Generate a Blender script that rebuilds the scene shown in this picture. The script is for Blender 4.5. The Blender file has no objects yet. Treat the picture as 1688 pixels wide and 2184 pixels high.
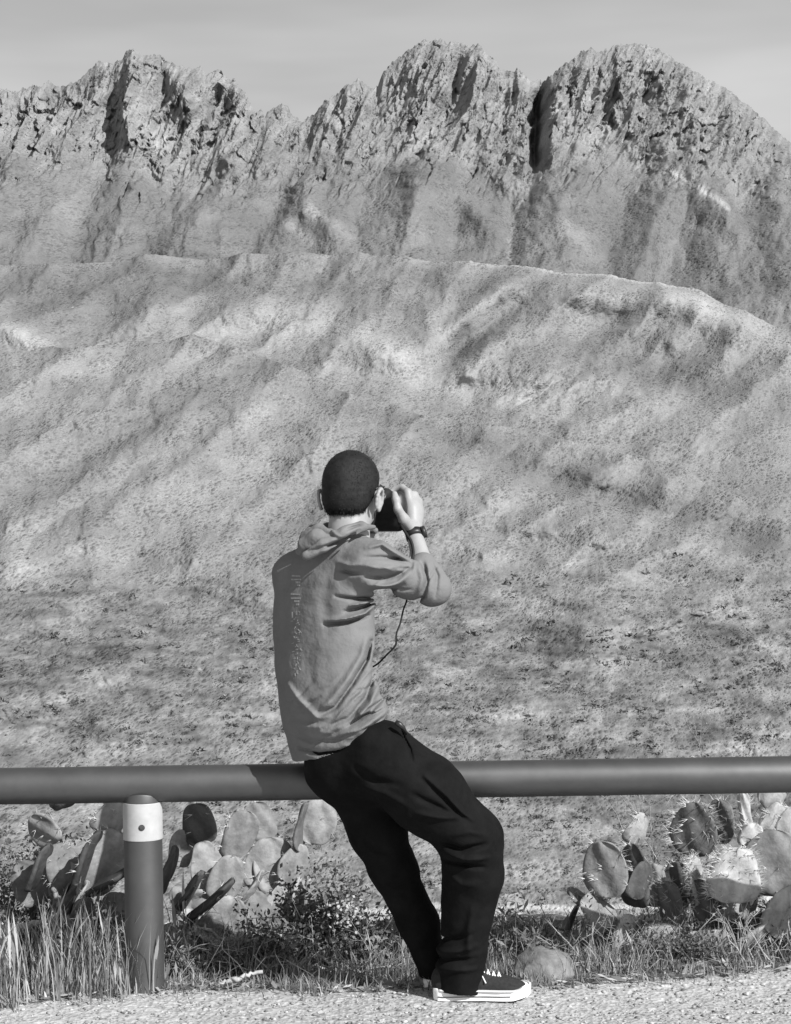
import bpy, bmesh, math, random
import numpy as np
from mathutils import Vector, Matrix
from mathutils.bvhtree import BVHTree

S = bpy.context.scene
COL = S.collection
random.seed(7)
RNG = np.random.default_rng(11)

# ------------------------------------------------------------------ camera, sky, sun, exposure
CAM_Z, CAM_D, FPX, ROLL = 1.47, 6.0, 4200.0, 0.0150
CW, CH = 1688.0, 2184.0
cr, sr = math.cos(ROLL), math.sin(ROLL)
cam_data = bpy.data.cameras.new("camera")
cam = bpy.data.objects.new("camera", cam_data)
COL.objects.link(cam)
cam.matrix_world = Matrix(((cr, sr, 0, 0), (0, 0, -1, -CAM_D), (-sr, cr, 0, CAM_Z), (0, 0, 0, 1)))
cam_data.sensor_fit = 'HORIZONTAL'
cam_data.sensor_width = 36.0
cam_data.lens = 36.0 * FPX / CW
cam_data.clip_start = 0.1
cam_data.clip_end = 20000
S.camera = cam

SUN_AZ_X, SUN_AZ_Y, SUN_EL = 0.69, -0.72, math.radians(36)   # towards the sun: right of and behind the photographer
world = bpy.data.worlds.new("World")
S.world = world
world.use_nodes = True
nt = world.node_tree
for n in list(nt.nodes):
    nt.nodes.remove(n)
w_out = nt.nodes.new('ShaderNodeOutputWorld')
w_bg = nt.nodes.new('ShaderNodeBackground')
w_sky = nt.nodes.new('ShaderNodeTexSky')
w_sky.sky_type = 'NISHITA'
w_sky.sun_disc = False
w_sky.sun_elevation = SUN_EL
w_sky.sun_rotation = math.atan2(SUN_AZ_X, SUN_AZ_Y)
w_sky.air_density = 1.0
w_sky.dust_density = 0.8
w_sep = nt.nodes.new('ShaderNodeSeparateColor')
w_bw = nt.nodes.new('ShaderNodeMath')                 # black and white film sees mostly the blue of the sky
w_bw.operation = 'MULTIPLY_ADD'
w_bw.inputs[1].default_value = 0.45
w_gr = nt.nodes.new('ShaderNodeMath')
w_gr.operation = 'MULTIPLY'
w_gr.inputs[1].default_value = 0.55
w_tc = nt.nodes.new('ShaderNodeTexCoord')
w_map = nt.nodes.new('ShaderNodeMapping')
w_map.inputs['Scale'].default_value = (2.2, 2.2, 13.0)
w_map.inputs['Rotation'].default_value = (0.0, 0.10, 0.0)
w_noise = nt.nodes.new('ShaderNodeTexNoise')
w_noise.inputs['Scale'].default_value = 1.1
w_noise.inputs['Detail'].default_value = 4.0
w_ramp = nt.nodes.new('ShaderNodeMapRange')
w_ramp.inputs['From Min'].default_value = 0.35
w_ramp.inputs['From Max'].default_value = 0.75
w_ramp.inputs['To Min'].default_value = 0.82
w_ramp.inputs['To Max'].default_value = 1.30
w_mul = nt.nodes.new('ShaderNodeMath')
w_mul.operation = 'MULTIPLY'
nt.links.new(w_sky.outputs[0], w_sep.inputs[0])
nt.links.new(w_sep.outputs['Green'], w_gr.inputs[0])
nt.links.new(w_sep.outputs['Blue'], w_bw.inputs[0])
nt.links.new(w_gr.outputs[0], w_bw.inputs[2])
nt.links.new(w_tc.outputs['Generated'], w_map.inputs['Vector'])
nt.links.new(w_map.outputs[0], w_noise.inputs['Vector'])
nt.links.new(w_noise.outputs[0], w_ramp.inputs['Value'])
nt.links.new(w_bw.outputs[0], w_mul.inputs[0])
nt.links.new(w_ramp.outputs[0], w_mul.inputs[1])
nt.links.new(w_mul.outputs[0], w_bg.inputs['Color'])
w_bg.inputs['Strength'].default_value = 0.10
nt.links.new(w_bg.outputs[0], w_out.inputs['Surface'])

sun_data = bpy.data.lights.new("sun", 'SUN')
sun_data.energy = 5.0
sun_data.angle = math.radians(0.5)
sun_data.color = (1.0, 1.0, 1.0)          # the photograph is black and white
sun = bpy.data.objects.new("sun", sun_data)
COL.objects.link(sun)
to_sun = Vector((SUN_AZ_X * math.cos(SUN_EL), SUN_AZ_Y * math.cos(SUN_EL), math.sin(SUN_EL)))
sun.rotation_euler = to_sun.to_track_quat('Z', 'Y').to_euler()
sun.location = (8, -8, 10)

S.view_settings.view_transform = 'Standard'
S.view_settings.look = 'None'
S.view_settings.exposure = 0.35
S.view_settings.gamma = 1.0
S.render.engine = 'CYCLES'

# ------------------------------------------------------------------ helpers
def W(px, py, y):
    """Real-world point that the photograph shows at (px, py), standing y metres beyond the rail."""
    dx, dy, D = px - CW / 2, py - CH / 2, y + CAM_D
    return np.array([(dx * cr - dy * sr) / FPX * D, y, CAM_Z - (dx * sr + dy * cr) / FPX * D])

def tag(o, label=None, cat=None, group=None, kind=None):
    if label: o['label'] = label
    if cat: o['category'] = cat
    if group: o['group'] = group
    if kind: o['kind'] = kind
    return o

def empty(name, loc):
    o = bpy.data.objects.new(name, None)
    COL.objects.link(o)
    o.location = [float(c) for c in loc]
    o.empty_display_size = 0.1
    return o

def mesh_obj(name, V, F, m, parent=None, origin=(0, 0, 0), smooth=True, tone=None):
    """One mesh object from world-space vertices; origin is the thing's base."""
    V = np.asarray(V, dtype=np.float32).reshape(-1, 3) - np.asarray(origin, dtype=np.float32)
    me = bpy.data.meshes.new(name)
    if isinstance(F, np.ndarray):
        n, k = F.shape
        me.vertices.add(len(V)); me.vertices.foreach_set('co', V.ravel())
        me.loops.add(n * k); me.loops.foreach_set('vertex_index', F.astype(np.int32).ravel())
        me.polygons.add(n)
        me.polygons.foreach_set('loop_start', np.arange(0, n * k, k, dtype=np.int32))
        me.polygons.foreach_set('loop_total', np.full(n, k, dtype=np.int32))
        me.update(calc_edges=True)
    else:
        me.from_pydata([tuple(map(float, v)) for v in V], [], [tuple(int(i) for i in f) for f in F])
    me.validate()
    if smooth:
        me.polygons.foreach_set('use_smooth', np.ones(len(me.polygons), dtype=bool))
    if tone is not None:
        a = me.attributes.new('tone', 'FLOAT', 'POINT')
        a.data.foreach_set('value', np.asarray(tone, dtype=np.float32).ravel())
    me.materials.append(m)
    o = bpy.data.objects.new(name, me)
    COL.objects.link(o)
    if parent is not None:
        o.parent = parent
    else:
        o.location = [float(c) for c in origin]
    return o

class MB:
    """collects shapes for one mesh"""
    def __init__(s): s.V, s.F, s.T, s.n = [], [], [], 0
    def add(s, V, F, t=1.0):
        V = np.asarray(V, dtype=float)
        s.V.append(V); s.F += [tuple(i + s.n for i in f) for f in F]
        s.T.append(np.full(len(V), t)); s.n += len(V)
    def tube(s, pts, rad, seg=8, t=1.0, flat=None):
        pts = [np.asarray(p, float) for p in pts]
        rad = [rad] * len(pts) if np.isscalar(rad) else rad
        up = np.array([0.13, 0.31, 0.94]); V = []; F = []
        for i, p in enumerate(pts):
            d = pts[min(i + 1, len(pts) - 1)] - pts[max(i - 1, 0)]
            d = d / (np.linalg.norm(d) + 1e-9)
            a = np.cross(d, up)
            if np.linalg.norm(a) < 1e-3: a = np.cross(d, [1, 0, 0])
            a /= np.linalg.norm(a); b = np.cross(d, a)
            for k in range(seg):
                th = 2 * math.pi * k / seg
                V.append(p + rad[i] * (math.cos(th) * a * (flat or 1.0) + math.sin(th) * b))
        n = len(pts)
        for i in range(n - 1):
            for k in range(seg):
                k2 = (k + 1) % seg
                F.append((i * seg + k, i * seg + k2, (i + 1) * seg + k2, (i + 1) * seg + k))
        F.append(tuple(range(seg - 1, -1, -1))); F.append(tuple((n - 1) * seg + k for k in range(seg)))
        s.add(V, F, t)
    def build(s, name, m, parent=None, origin=(0, 0, 0), smooth=True):
        return mesh_obj(name, np.concatenate(s.V), s.F, m, parent, origin, smooth, np.concatenate(s.T))

# --- noise
_perm = np.random.default_rng(3).permutation(256).astype(np.int64)
_perm = np.concatenate([_perm, _perm, _perm])
_ang = np.random.default_rng(5).uniform(0, 2 * math.pi, 256)
_gx, _gy = np.cos(_ang), np.sin(_ang)
def perlin(x, y, seed=0):
    x = np.asarray(x, float) + seed * 17.37; y = np.asarray(y, float) + seed * 9.71
    x0 = np.floor(x).astype(np.int64); y0 = np.floor(y).astype(np.int64)
    fx, fy = x - x0, y - y0
    u = fx * fx * fx * (fx * (fx * 6 - 15) + 10); v = fy * fy * fy * (fy * (fy * 6 - 15) + 10)
    def g(ix, iy, dx, dy):
        h = _perm[_perm[ix & 255] + (iy & 255)]
        return _gx[h] * dx + _gy[h] * dy
    a = g(x0, y0, fx, fy); b = g(x0 + 1, y0, fx - 1, fy)
    c = g(x0, y0 + 1, fx, fy - 1); d = g(x0 + 1, y0 + 1, fx - 1, fy - 1)
    return (a + u * (b - a) + v * ((c + u * (d - c)) - (a + u * (b - a)))) * 1.5
def fbm(x, y, oct=5, seed=0, gain=0.5):
    t = 0; a = 1.0
    for i in range(oct):
        t = t + a * perlin(x * 2 ** i, y * 2 ** i, seed + i); a *= gain
    return t
def ridged(x, y, oct=5, seed=0, gain=0.55):
    t = 0; a = 1.0; w = 1.0
    for i in range(oct):
        n = 1 - np.abs(perlin(x * 2 ** i, y * 2 ** i, seed + i)); n = n * n
        t = t + a * n * w; w = np.clip(n * 1.3, 0, 1); a *= gain
    return t
_wr = np.random.default_rng(13).random((5, 4096))
def facets(x, y, seed=0):
    """broken rock: every cell is a flat face with its own depth and tilt"""
    x = np.asarray(x, float) + seed * 31.7; y = np.asarray(y, float) + seed * 11.3
    ix = np.floor(x).astype(np.int64); iy = np.floor(y).astype(np.int64)
    best = np.full(x.shape, 9e9); val = np.zeros(x.shape)
    for dx in (-1, 0, 1):
        for dy in (-1, 0, 1):
            cx, cy = ix + dx, iy + dy
            h = (cx * 7919 + cy * 104729 + seed * 31) & 4095
            ux = x - cx - _wr[0][h]; uy = y - cy - _wr[1][h]
            d = ux * ux + uy * uy; k = d < best
            best = np.where(k, d, best)
            val = np.where(k, (_wr[2][h] - .5) * .5 + ux * (_wr[3][h] - .5) * 3.4 + uy * (_wr[4][h] - .5) * .9, val)
    return val
def sstep(a, b, x):
    t = np.clip((x - a) / (b - a), 0, 1); return t * t * (3 - 2 * t)
def spurs(P, V, lines, w, seed, warp=16.0, soft=6.0):
    """ridge lines running down a slope: 1 on the crest, falling off to both sides"""
    x = P + warp * fbm(P / 70, V / 70, 3, seed); y = V + warp * fbm(P / 70, V / 70, 3, seed + 7)
    best = np.full(P.shape, 1e9)
    for ln in lines:
        for (x0, y0), (x1, y1) in zip(ln[:-1], ln[1:]):
            dx, dy = x1 - x0, y1 - y0
            t = np.clip(((x - x0) * dx + (y - y0) * dy) / (dx * dx + dy * dy), 0, 1)
            best = np.minimum(best, (x - x0 - t * dx) ** 2 + (y - y0 - t * dy) ** 2)
    return np.exp(-np.sqrt(best + soft * soft) / w)
def blob(px, py, cx, cy, sx, sy, deg=0):
    """soft patch; deg turns its long axis counter-clockwise as the photograph shows it"""
    c, s = math.cos(math.radians(deg)), math.sin(math.radians(deg))
    dx, dy = px - cx, -(py - cy)
    return np.exp(-((dx * c + dy * s) / sx) ** 2 - ((-dx * s + dy * c) / sy) ** 2)

# --- materials (grey: the photograph is black and white)
def mat(name, col, rough=0.8, var=0.0, scale=20.0, detail=4.0, bump=0.0, bscale=None, tone=False, spec=0.3,
        stretch=None, ramp=None, trans=0.0, coat=0.0, bdist=0.002):
    m = bpy.data.materials.new(name); m.use_nodes = True
    t = m.node_tree; b = t.nodes['Principled BSDF']
    b.inputs['Roughness'].default_value = rough
    b.inputs['Specular IOR Level'].default_value = spec
    if coat: b.inputs['Coat Weight'].default_value = coat; b.inputs['Coat Roughness'].default_value = 0.25
    tc = t.nodes.new('ShaderNodeTexCoord')
    vec = tc.outputs['Object']
    if stretch:
        mp = t.nodes.new('ShaderNodeMapping'); mp.inputs['Scale'].default_value = stretch
        t.links.new(vec, mp.inputs['Vector']); vec = mp.outputs[0]
    val = None
    if var:
        n = t.nodes.new('ShaderNodeTexNoise'); n.inputs['Scale'].default_value = scale
        n.inputs['Detail'].default_value = detail; n.inputs['Roughness'].default_value = 0.65
        t.links.new(vec, n.inputs['Vector'])
        mr = t.nodes.new('ShaderNodeMapRange')
        mr.inputs['From Min'].default_value = 0.3; mr.inputs['From Max'].default_value = 0.7
        mr.inputs['To Min'].default_value = col * (1 - var); mr.inputs['To Max'].default_value = col * (1 + var)
        t.links.new(n.outputs[0], mr.inputs['Value']); val = mr.outputs[0]
    if tone:
        at = t.nodes.new('ShaderNodeAttribute'); at.attribute_name = 'tone'
        mu = t.nodes.new('ShaderNodeMath'); mu.operation = 'MULTIPLY'
        t.links.new(at.outputs['Fac'], mu.inputs[0])
        if val is not None: t.links.new(val, mu.inputs[1])
        else: mu.inputs[1].default_value = col
        val = mu.outputs[0]
    if val is not None: t.links.new(val, b.inputs['Base Color'])
    else: b.inputs['Base Color'].default_value = (col, col, col, 1)
    if trans:
        b.inputs['Transmission Weight'].default_value = 0.0
        tr = t.nodes.new('ShaderNodeBsdfTranslucent'); mx = t.nodes.new('ShaderNodeMixShader')
        mx.inputs[0].default_value = trans
        if val is not None: t.links.new(val, tr.inputs['Color'])
        else: tr.inputs['Color'].default_value = (col, col, col, 1)
        o = t.nodes['Material Output']
        t.links.new(b.outputs[0], mx.inputs[1]); t.links.new(tr.outputs[0], mx.inputs[2]); t.links.new(mx.outputs[0], o.inputs['Surface'])
    if bump:
        n2 = t.nodes.new('ShaderNodeTexNoise'); n2.inputs['Scale'].default_value = bscale or scale * 2
        n2.inputs['Detail'].default_value = 5.0
        t.links.new(vec, n2.inputs['Vector'])
        bp = t.nodes.new('ShaderNodeBump'); bp.inputs['Strength'].default_value = bump
        bp.inputs['Distance'].default_value = bdist
        t.links.new(n2.outputs[0], bp.inputs['Height']); t.links.new(bp.outputs[0], b.inputs['Normal'])
    return m
# ------------------------------------------------------------------ hills and mountains
def spline(pts, x):
    """smooth curve through traced points"""
    p = np.array(pts, float); xs, ys = p[:, 0], p[:, 1]
    return np.interp(x, xs, ys)

RIDGE = [(-3600, 330), (-2900, 240), (-2300, 300), (-1800, 190), (-1300, 270), (-1000, 200), (-700, 260), (-300, 215), (-120, 200), (0, 185), (22, 192), (45, 190), (62, 184), (85, 180), (103, 175), (120, 178), (128, 186),
         (142, 178), (160, 176), (178, 158), (190, 150), (204, 135), (222, 130), (240, 133), (262, 128), (272, 112), (283, 106), (296, 114),
         (306, 120), (330, 120), (345, 124), (362, 132), (385, 145), (400, 153), (412, 148), (428, 147), (445, 158), (460, 152), (470, 151),
         (485, 166), (500, 168), (512, 185), (522, 200), (540, 232), (548, 240), (556, 236), (566, 245), (585, 230), (602, 221), (612, 228),
         (622, 244), (640, 257), (662, 251), (680, 228), (695, 214), (712, 208), (735, 185), (752, 177), (765, 173), (778, 180), (792, 188),
         (806, 185), (816, 160), (836, 138), (860, 122), (884, 98), (905, 86), (922, 84), (942, 86), (955, 96), (966, 92), (985, 93),
         (1005, 100), (1022, 98), (1034, 110), (1046, 124), (1056, 133), (1066, 150), (1078, 156), (1088, 149), (1095, 156), (1104, 145), (1114, 160),
         (1126, 172), (1140, 172), (1156, 164), (1166, 168), (1180, 163), (1194, 146), (1215, 132), (1240, 112), (1262, 106), (1290, 110),
         (1310, 98), (1340, 92), (1362, 94), (1385, 97), (1420, 115), (1455, 134), (1500, 162), (1545, 190), (1580, 216), (1605, 235),
         (1640, 266), (1665, 286), (1700, 316), (1760, 350), (1900, 400), (2400, 330), (2900, 250), (3500, 340), (4200, 260), (5300, 380)]

def sheet(name, m, px, s_rows, vfun, dfun, disp, tone, back=None, kind='structure'):
    """A real hillside surface: a grid of points with distance, height and relief of their own."""
    P, Sg = np.meshgrid(px, s_rows)
    V = vfun(P, Sg); D = dfun(P, Sg, V)
    dx, dy = P - CW / 2, V - CH / 2
    X = (dx * cr - dy * sr) / FPX * D
    Z = CAM_Z - (dx * sr + dy * cr) / FPX * D
    Y = D - CAM_D + disp(P, V, Sg)
    T = tone(P, V, Sg)
    if back is not None:          # far side of the crest, falling away
        rows = []
        for (dd, dz) in back:
            rows.append((X[-1] * (1 + dd / D[-1]), Y[-1] + dd, Z[-1] - dz))
        for (a, b, c) in rows:
            X = np.vstack([X, a]); Y = np.vstack([Y, b]); Z = np.vstack([Z, c]); T = np.vstack([T, T[-1]])
    nr, nc = X.shape
    Vt = np.stack([X, Y, Z], -1).reshape(-1, 3)
    i = np.arange(nr * nc).reshape(nr, nc)
    F = np.stack([i[:-1, :-1], i[:-1, 1:], i[1:, 1:], i[1:, :-1]], -1).reshape(-1, 4)
    o = mesh_obj(name, Vt, F, m, tone=T.ravel())
    tag(o, kind=kind)
    return o, Vt.reshape(nr, nc, 3), P, V

def land_mat(name, col, cell, amt, bdist, soft=0.16):
    """dry slope dotted with scrub: dark bushes, pale grass tufts and patchy soil; cell = plants per metre"""
    m = bpy.data.materials.new(name); m.use_nodes = True
    t = m.node_tree; b = t.nodes['Principled BSDF']
    b.inputs['Roughness'].default_value = 0.95; b.inputs['Specular IOR Level'].default_value = 0.05
    tc = t.nodes.new('ShaderNodeTexCoord'); at = t.nodes.new('ShaderNodeAttribute'); at.attribute_name = 'tone'
    m0 = t.nodes.new('ShaderNodeMapping'); m0.inputs['Rotation'].default_value = (0, 0.6, 0)
    mp = t.nodes.new('ShaderNodeMapping'); mp.inputs['Scale'].default_value = (0.62, 0.42, 1.1)
    t.links.new(tc.outputs['Object'], m0.inputs['Vector']); t.links.new(m0.outputs[0], mp.inputs['Vector'])
    def rng_(src, a, b_, lo, hi):
        r = t.nodes.new('ShaderNodeMapRange'); r.inputs['From Min'].default_value = a; r.inputs['From Max'].default_value = b_
        r.inputs['To Min'].default_value = lo; r.inputs['To Max'].default_value = hi; t.links.new(src, r.inputs['Value']); return r.outputs[0]
    def op(o, u, v):
        k = t.nodes.new('ShaderNodeMath'); k.operation = o
        for i, w in enumerate((u, v)):
            if isinstance(w, (int, float)): k.inputs[i].default_value = w
            else: t.links.new(w, k.inputs[i])
        return k.outputs[0]
    def noise(scale, det, rough=.65):
        n = t.nodes.new('ShaderNodeTexNoise'); n.inputs['Scale'].default_value = scale; n.inputs['Detail'].default_value = det; n.inputs['Roughness'].default_value = rough
        t.links.new(mp.outputs[0], n.inputs['Vector']); return n.outputs[0]
    def spots(scale, r0, r1):
        v = t.nodes.new('ShaderNodeTexVoronoi'); v.inputs['Scale'].default_value = scale; v.inputs['Randomness'].default_value = 1.0
        t.links.new(mp.outputs[0], v.inputs['Vector']); return rng_(v.outputs['Distance'], r0, r1, 1, 0), v.outputs['Color']
    patch = rng_(noise(cell * .10, 4), .35, .65, 0, 1)
    s1, c1 = spots(cell, .18, .48); s2, c2 = spots(cell * 2.1, .15, .45); s3, c3 = spots(cell * 1.45, .12, .36)
    dark = op('MULTIPLY', op('MAXIMUM', s1, op('MULTIPLY', s2, .7)), rng_(noise(cell * .22, 3), .36, .6, .15, 1))
    pale = op('MULTIPLY', s3, rng_(noise(cell * .3, 2), .45, .62, 0, 1))
    g = rng_(noise(cell * 2.6, 4, .75), .3, .7, 1 - soft, 1 + soft)
    k = op('MULTIPLY', g, op('SUBTRACT', 1.0 + amt * .28, op('MULTIPLY', dark, amt)))
    k = op('ADD', k, op('MULTIPLY', pale, amt * .75))
    k = op('MULTIPLY', k, rng_(patch, 0, 1, .9, 1.08))
    t.links.new(op('MULTIPLY', op('MULTIPLY', k, at.outputs['Fac']), col), b.inputs['Base Color'])
    bp = t.nodes.new('ShaderNodeBump'); bp.inputs['Strength'].default_value = 0.6; bp.inputs['Distance'].default_value = bdist
    t.links.new(op('ADD', dark, op('MULTIPLY', g, .5)), bp.inputs['Height']); t.links.new(bp.outputs[0], b.inputs['Normal'])
    return m
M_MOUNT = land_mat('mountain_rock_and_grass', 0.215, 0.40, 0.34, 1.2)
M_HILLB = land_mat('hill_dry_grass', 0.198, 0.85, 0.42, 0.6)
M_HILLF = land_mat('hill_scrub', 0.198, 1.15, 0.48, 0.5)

SP_M = [[(60, 320), (0, 440), (-60, 540)], [(230, 350), (130, 470), (60, 580)], [(330, 360), (250, 470), (200, 570)], [(440, 360), (380, 470), (320, 560)], [(530, 345), (470, 450), (420, 555)],
        [(640, 300), (560, 430), (490, 560)], [(740, 330), (650, 450), (570, 560)], [(830, 335), (760, 450), (700, 560)], [(905, 335), (890, 440), (850, 560)], [(990, 340), (1010, 450), (1030, 570)], [(1060, 330), (1085, 400), (1075, 470)],
        [(1230, 340), (1180, 440), (1140, 580)], [(1330, 360), (1250, 480), (1210, 600)], [(1430, 360), (1390, 480), (1350, 620)], [(1500, 340), (1530, 470), (1560, 660)], [(1600, 320), (1640, 450), (1700, 640)]]
SP_B = [[(120, 568), (30, 640), (-90, 700)], [(320, 546), (240, 620), (120, 680), (-20, 735)], [(520, 545), (430, 620), (300, 700), (200, 745)], [(640, 546), (560, 640), (440, 700), (330, 745)], [(760, 548), (700, 630), (600, 720), (520, 760)],
        [(860, 556), (830, 640), (760, 710), (690, 770)], [(1000, 565), (930, 650), (900, 730)], [(1150, 582), (1060, 650), (1010, 700)], [(1300, 598), (1200, 660), (1080, 740), (990, 800)], [(1400, 610), (1330, 700), (1200, 790), (1060, 850)],
        [(1490, 624), (1450, 710), (1310, 800), (1120, 880)], [(1590, 672), (1530, 770), (1380, 860), (1220, 910)], [(1700, 720), (1640, 810), (1500, 910), (1380, 960)]]
SP_F = [[(200, 742), (60, 820), (-90, 890)], [(420, 722), (280, 830), (100, 940), (-70, 1020)], [(520, 742), (400, 870), (240, 990), (40, 1110)], [(620, 790), (500, 910), (350, 1030), (150, 1160)], [(760, 842), (680, 960), (560, 1080), (420, 1190)],
        [(900, 884), (800, 1000), (700, 1100), (600, 1210)], [(1050, 912), (960, 1010), (840, 1110), (760, 1200)], [(1200, 938), (1110, 1020), (990, 1110), (900, 1180)], [(1320, 962), (1260, 1040), (1130, 1120), (1020, 1180)], [(1450, 1000), (1390, 1080), (1290, 1150), (1180, 1200)],
        [(1560, 1060), (1460, 1140), (1330, 1210), (1250, 1250)], [(1690, 1120), (1620, 1200), (1500, 1270), (1380, 1330)], [(200, 1250), (60, 1330), (-80, 1400)], [(560, 1260), (380, 1370), (150, 1450), (-40, 1500)], [(620, 1420), (420, 1530), (200, 1600)],
        [(1000, 1300), (900, 1420), (820, 1540)], [(1300, 1330), (1180, 1440), (1020, 1530)], [(1600, 1360), (1440, 1450), (1280, 1560)], [(1700, 1480), (1560, 1560), (1420, 1620)]]
# ---- craggy range
mpx = np.concatenate([np.arange(-3600, -560, 18.0), np.arange(-560, -20, 6.0), np.arange(-20, 1710, 1.5), np.arange(1710, 2250, 6.0), np.arange(2250, 5300, 18.0)])
msr = np.linspace(0, 1, 460)
def ridge_v(P):
    r = spline(RIDGE, P)
    k = np.interp(P, [0, 1350, 1450, 1688], [1.25, 1.1, .85, .7])
    return r - 2 + k * (5.5 * perlin(P / 17, P * 0 + 3.3, 4) - 4 * np.abs(perlin(P / 8, P * 0 + 8.1, 5)) * 1.6 + 2) + 1.8 * perlin(P / 2.9, P * 0 + 1.7, 6)
def m_v(P, s): return 730 + (ridge_v(P) - 730) * s
CLIFF = [(-600, 330), (0, 330), (130, 345), (300, 360), (420, 372), (520, 360), (600, 345), (680, 350), (760, 345), (860, 338), (990, 345),
         (1080, 360), (1150, 345), (1250, 330), (1400, 350), (1550, 345), (1650, 345), (1800, 410), (2400, 450), (5300, 470)]
def cliff(P, V):
    e = V - spline(CLIFF, P)
    c = sstep(80, -75, e - 60 * fbm(P / 70, V / 60, 4, 21))
    out = sstep(.05, .45, fbm((P + .6 * V) / 44, V / 70, 4, 23)) * sstep(120, 10, e) * .6         # outcrops running down the slope
    return np.maximum(c, out)
def m_d(P, s, V):
    vc = spline(CLIFF, P); vr = spline(RIDGE, P)
    low = 900 + (730 - V) / (730 - vc) * 350
    hi = 1250 + (vc - V) / np.maximum(vc - vr, 20) * 95
    return np.where(V > vc, low, hi)
def m_disp(P, V, s):
    c = cliff(P, V)
    A = P + 0.35 * V
    wx = 22 * fbm(P / 120, V / 120, 2, 33)
    d = -20 * fbm(A / 190, V / 420, 2, 31)                                              # spurs running down the slope
    B_ = P + 0.45 * V
    d += c * (-11 * (ridged(B_ / 60, V / 170, 3, 41) - 0.9) - 6.5 * facets(B_ / 42 + .5 * fbm(P / 40, V / 40, 3, 45), V / 84 + .5 * fbm(P / 40, V / 40, 3, 46), 1) - 2.3 * facets(B_ / 17 + .5 * fbm(P / 20, V / 20, 2, 47), V / 32, 2) - 1.5 * facets(B_ / 7.5, V / 12, 3))
    d += (1 - c) * (-30 * spurs(P, V, [SP_M[i] for i in (0, 2, 4, 6, 8, 10, 11, 13, 14, 15)], 60, 301, 24, 14) + 2 * (ridged((P + .3 * V + wx) / 60, (V + wx) / 120, 3, 61, .4) - .9) - .9 * fbm(P / 18, V / 22, 3, 65))
    # the deep cleft beside the right-hand dome, and the gully under it
    ctr = 1163 - 0.09 * (V - 165) + 5 * perlin(V / 22, V * 0, 71)
    u = P - ctr
    cleft = np.exp(-np.clip(-u / 15, 0, 9) ** 2) * np.exp(-np.clip(u / 7, 0, 9) ** 2) * sstep(150, 175, V) * sstep(375, 320, V)
    d += 52 * cleft
    d -= 24 * np.exp(-((u - 26) / 18) ** 2) * sstep(160, 200, V) * sstep(390, 330, V)
    g = P - np.interp(V, [330, 400, 470, 540], [1180, 1130, 1092, 1080])
    d += 16 * np.exp(-(g / 26) ** 2) * sstep(330, 380, V)
    # spurs and hollows of the lower slopes
    for (x, y, sx, sy, r, a) in [(900, 400, 60, 110, -12, -24), (1000, 450, 24, 130, 38, -14), (690, 480, 40, 130, 40, -18), (1210, 530, 40, 110, 30, -6),
                                 (1330, 470, 34, 130, -18, 16), (1420, 540, 40, 110, -10, 10), (1540, 470, 120, 30, -40, -16), (240, 470, 34, 160, -28, 16),
                                 (130, 470, 40, 150, -28, -14), (420, 500, 34, 150, -30, -10), (570, 470, 26, 150, -30, 12), (1060, 420, 20, 80, 40, 12),
                                 (215, 240, 28, 85, -22, 19), (290, 250, 28, 90, 0, -26), (345, 170, 16, 60, 0, 18), (455, 220, 30, 60, -8, 20), (400, 200, 20, 70, 0, -18),
                                 (975, 160, 14, 80, -10, 18), (1380, 190, 22, 40, 15, 14), (1330, 160, 26, 45, 0, -12), (830, 240, 40, 90, -30, 14), (1060, 260, 30, 60, -30, -10)]:
        d += a * blob(P, V, x, y, sx, sy, r)
    return d * (0.25 + 0.75 * sstep(0, 55, V - spline(RIDGE, P)))
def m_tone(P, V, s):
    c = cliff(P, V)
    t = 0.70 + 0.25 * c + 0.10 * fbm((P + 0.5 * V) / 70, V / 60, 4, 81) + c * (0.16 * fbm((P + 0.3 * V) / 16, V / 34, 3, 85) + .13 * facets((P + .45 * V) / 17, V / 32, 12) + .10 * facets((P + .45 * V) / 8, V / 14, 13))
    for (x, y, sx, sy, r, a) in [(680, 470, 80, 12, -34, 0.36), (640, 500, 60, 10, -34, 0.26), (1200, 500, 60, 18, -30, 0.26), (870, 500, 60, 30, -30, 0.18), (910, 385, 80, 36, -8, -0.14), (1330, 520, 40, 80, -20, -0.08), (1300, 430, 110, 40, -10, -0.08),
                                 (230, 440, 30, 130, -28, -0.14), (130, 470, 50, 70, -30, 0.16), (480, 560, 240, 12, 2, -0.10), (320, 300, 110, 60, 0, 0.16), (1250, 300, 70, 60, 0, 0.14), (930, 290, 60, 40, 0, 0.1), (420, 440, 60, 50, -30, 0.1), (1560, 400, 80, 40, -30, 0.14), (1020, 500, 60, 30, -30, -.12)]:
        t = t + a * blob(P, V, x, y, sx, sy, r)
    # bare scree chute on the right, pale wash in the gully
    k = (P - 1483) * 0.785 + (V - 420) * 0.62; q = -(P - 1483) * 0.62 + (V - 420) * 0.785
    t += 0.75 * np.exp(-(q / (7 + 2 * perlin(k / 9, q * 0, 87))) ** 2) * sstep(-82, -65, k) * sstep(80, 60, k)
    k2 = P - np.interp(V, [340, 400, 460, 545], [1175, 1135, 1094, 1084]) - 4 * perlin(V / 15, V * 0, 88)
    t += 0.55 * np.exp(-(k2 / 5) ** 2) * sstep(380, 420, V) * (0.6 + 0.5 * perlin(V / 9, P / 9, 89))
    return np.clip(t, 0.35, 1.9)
mount, MV, MP, MVv = sheet('mountain_range', M_MOUNT, mpx, msr, m_v, m_d, m_disp, m_tone, back=[(40, 20), (150, 120), (500, 380)])

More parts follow.
